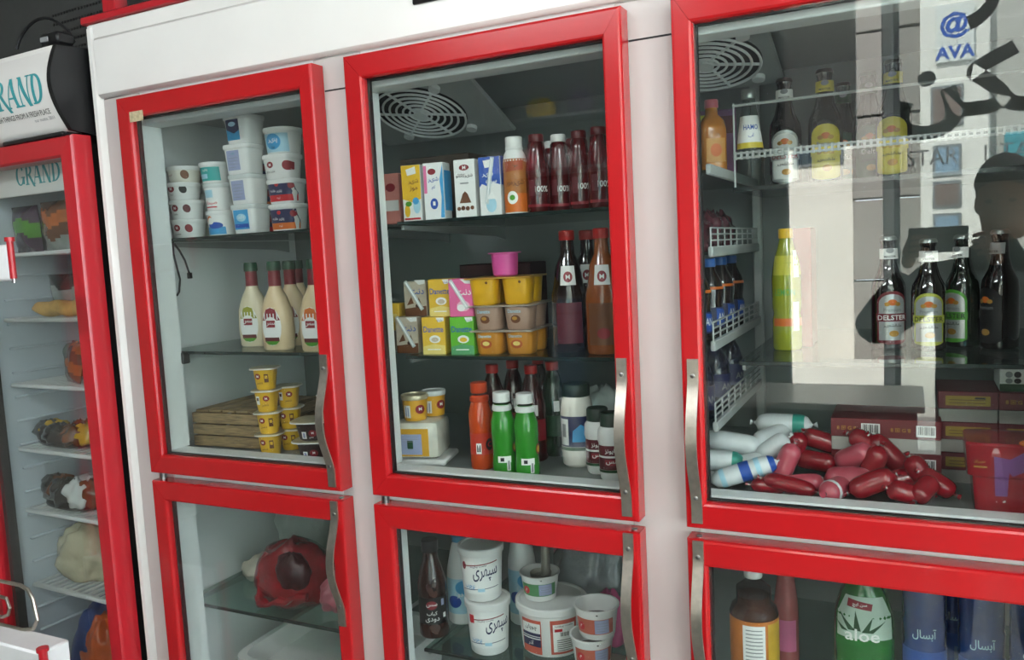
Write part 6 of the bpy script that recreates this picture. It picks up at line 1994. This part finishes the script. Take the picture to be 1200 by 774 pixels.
FB = mat('film_brown', '#6a3d22', 0.25, var=0.3, scale=30, coat=0.5)
FO = mat('film_orange', '#b8622a', 0.25, var=0.25, scale=30, coat=0.5)
FY = mat('film_yellow', '#c9a12c', 0.25, var=0.2, scale=30, coat=0.5)
FK = mat('film_black', '#221f1c', 0.22, var=0.3, scale=30, coat=0.6)
FG_ = mat('film_grey', '#8f9490', 0.22, var=0.25, scale=30, coat=0.6)
FGR = mat('film_green', '#4f8a2e', 0.25, var=0.2, coat=0.5)
FP = mat('film_purple', '#3c2a3e', 0.25, var=0.25, coat=0.5)
FPK = mat('film_pink', '#b0505f', 0.25, var=0.2, coat=0.5)
BREAD = mat('bread', '#c99f58', 0.6, var=0.25, scale=25)
fl = -PI/2+0.12
GS0 = 'packets on the shelves of the narrow refrigerator'
def gx(px_, py_, ly):
    return (gr.matrix_basis.inverted() @ at(px_, py_, ly-0.01)).x


packet('dark purple packet with green spot on the top shelf', gx(30, 265, 0.15), 0.15, GS[0]+0.001, 0.13, 0.14, 0.05, [FP, FGR, FP], 0, 0.05, 3, GS0)
packet('brown and cream packet on the top shelf next to the door post', gx(66, 262, 0.15), 0.15, GS[0]+0.001, 0.12, 0.145, 0.05, [FG_, FB, FO, FB], 0, 0.05, 5, GS0)
packet('dark packet behind the others on the top shelf', gx(72, 262, 0.26), 0.26, GS[0]+0.001, 0.10, 0.13, 0.05, [FK, FP], 0, 0.05, 8, GS0)
br = thing('bread_loaf', 'long yellow bread baton lying on the second shelf', 'bread', tuple(gloc(gx(80, 362, 0.14), 0.14, GS[1]+0.001)), math.radians(3))
g = MB(); g.tube([(-0.15+0.30*k/12, 0.0, 0.024+0.003*math.sin(k*1.7)) for k in range(13)], [0.006, 0.018, 0.022, 0.023, 0.024, 0.022, 0.024, 0.023, 0.024, 0.023, 0.022, 0.018, 0.006], BREAD, 14); g.build('loaf', br, ang=80)
packet('grey clear packet with dark top standing on the second shelf', gx(76, 340, 0.24), 0.24, GS[1]+0.001, 0.13, 0.125, 0.05, [FG_, FG_, FK], 0, 0.12, 11, GS0)
packet('orange brown packet leaning on the third shelf', gx(84, 428, 0.14), 0.14, GS[2]+0.001, 0.12, 0.125, 0.05, [FB, FO, FB, FO], -0.3, -0.2, 13, GS0)
packet('dull grey film pack at the back of the third shelf', gx(80, 430, 0.30), 0.30, GS[2]+0.001, 0.14, 0.10, 0.05, [FG_, FG_], 0, 0.1, 14, GS0)
def flat_pack(label, lx, ly, lz, w_, d_, h, cols, seed):
    t = thing('tray_pack', label, 'pack', tuple(gloc(lx, ly, lz)), math.radians(-2.6), 'film wrapped tray packs')
    lump('tray', t, cols[0], w_/2, d_/2, 0.012, 0.02, seed, flat=0.3)
    for k, (a, c, m_) in enumerate(((-0.25, -0.1, cols[1]), (0.08, 0.05, cols[2]), (0.30, -0.15, cols[1]), (-0.04, -0.28, cols[3]), (0.18, -0.25, cols[2]), (-0.33, -0.1, cols[3]))):
        lump('filling', t, m_, w_*0.19, d_*0.26, h*0.36, 0.15, seed+k+1, (a*w_, c*d_, 0.008), n=12, flat=0.2)
flat_pack('film wrapped tray with yellow and black filling on the fourth shelf', -0.385, 0.18, GS[3]+0.001, 0.30, 0.15, 0.10, (FK, FY, FB, FK), 70)
flat_pack('film wrapped tray with brown filling and white paper on the fifth shelf', -0.39, 0.18, GS[4]+0.001, 0.29, 0.15, 0.13, (FK, FB, mat('film_white', '#d5d8d6', 0.25, coat=0.4), FK), 80)
packet('green grey packet standing behind the brown tray on the fifth shelf', -0.33, 0.37, GS[4]+0.001, 0.30, 0.15, 0.05, [mat('film_dull_green', '#4a544c', 0.25, coat=0.5), FG_, FK], 0, 0.2, 21, GS0)
packet('pink packet standing at the back of the sixth shelf', -0.42, 0.32, GS[5]+0.001, 0.20, 0.20, 0.05, [FPK, FPK, FG_], 0, 0.05, 23, GS0)
bg_ = thing('plastic_bag', 'large clear bag of cream coloured dough on the sixth shelf', 'bag', tuple(gloc(gx(104, 665, 0.20), 0.20, GS[5]+0.0005)))
lump('body', bg_, mat('dough_bag', '#c9c1a4', 0.25, var=0.12, scale=12, bump=0.5, coat=0.5), 0.12, 0.075, 0.10, 0.10, 90, flat=0.3)
fz = thing('frozen_bag', 'blue and orange printed bag on the bottom of the narrow refrigerator', 'bag', tuple(gloc(-0.40, 0.24, 0.141)))
lump('body', fz, mat('blue_film', '#24407e', 0.3, var=0.15, coat=0.4), 0.11, 0.12, 0.19, 0.06, 95, flat=0.2)
lump('orange_print', fz, mat('orange_film', '#d2622a', 0.3, var=0.2, coat=0.4), 0.08, 0.07, 0.16, 0.10, 97, (0.06, -0.06, 0.02), flat=0.2)
fz = thing('frozen_bag', 'pale pink bag at the bottom next to the door post', 'bag', tuple(gloc(-0.17, 0.20, 0.141)))
lump('body', fz, mat('pale_pink_film', '#c99a94', 0.3, var=0.15, coat=0.4), 0.08, 0.09, 0.21, 0.05, 99, flat=0.2)

# ================================================================== goods on the front wall, mirrored in the second door
ws = thing('wall_shelf', 'grey two tier wall shelf high on the front wall left of the doorway', 'shelf', (-0.3, YF, 0))
for z_ in (2.02, 2.34):
    g = MB(); g.box(-0.5, 0.5, 0.002, 0.26, z_-0.02, z_, FRAMEG, 0.003); g.build('board', ws)
for x_ in (-0.47, 0.45):
    g = MB(); g.box(x_, x_+0.02, 0.002, 0.03, 1.9, 2.62, FRAMEG, 0.002); g.build('upright', ws)
GWS = 'bags on the high wall shelf'
for x_, z_, m_, sx, sz, sd, lab in ((-0.50, 2.3405, mat('black_bag', '#1a1b1e', 0.4, var=0.1), 0.07, 0.10, 201, 'black bag on the upper board of the high wall shelf'),
                                    (-0.28, 2.3405, mat('yellow_bag', '#c9ac2e', 0.4, var=0.12), 0.10, 0.075, 203, 'yellow bag on the upper board of the high wall shelf'),
                                    (-0.02, 2.3405, mat('violet_bag', '#4d3a58', 0.4, var=0.12), 0.09, 0.085, 205, 'violet bag on the upper board of the high wall shelf'),
                                    (-0.62, 2.0205, mat('white_pink_bag', '#d6bfc4', 0.4, var=0.15), 0.08, 0.085, 207, 'pale pink bag on the lower board, farthest from the doorway'),
                                    (-0.40, 2.0205, mat('rose_red_bag', '#b8485c', 0.4, var=0.15), 0.08, 0.085, 209, 'rose red bag on the lower board of the high wall shelf'),
                                    (-0.16, 2.0205, mat('white_bag', '#dcdcd8', 0.4, var=0.08), 0.08, 0.085, 211, 'white bag on the lower board of the high wall shelf'),
                                    (0.06, 2.0205, mat('wine_bag', '#5a1a24', 0.4, var=0.12), 0.07, 0.095, 213, 'wine red bag on the lower board, nearest the doorway')):
    t = thing('snack_bag', lab, 'bag', (x_, YF+0.14, z_), 0, GWS)
    lump('body', t, m_, sx, 0.06, sz, 0.08, sd, flat=0.25, n=14)
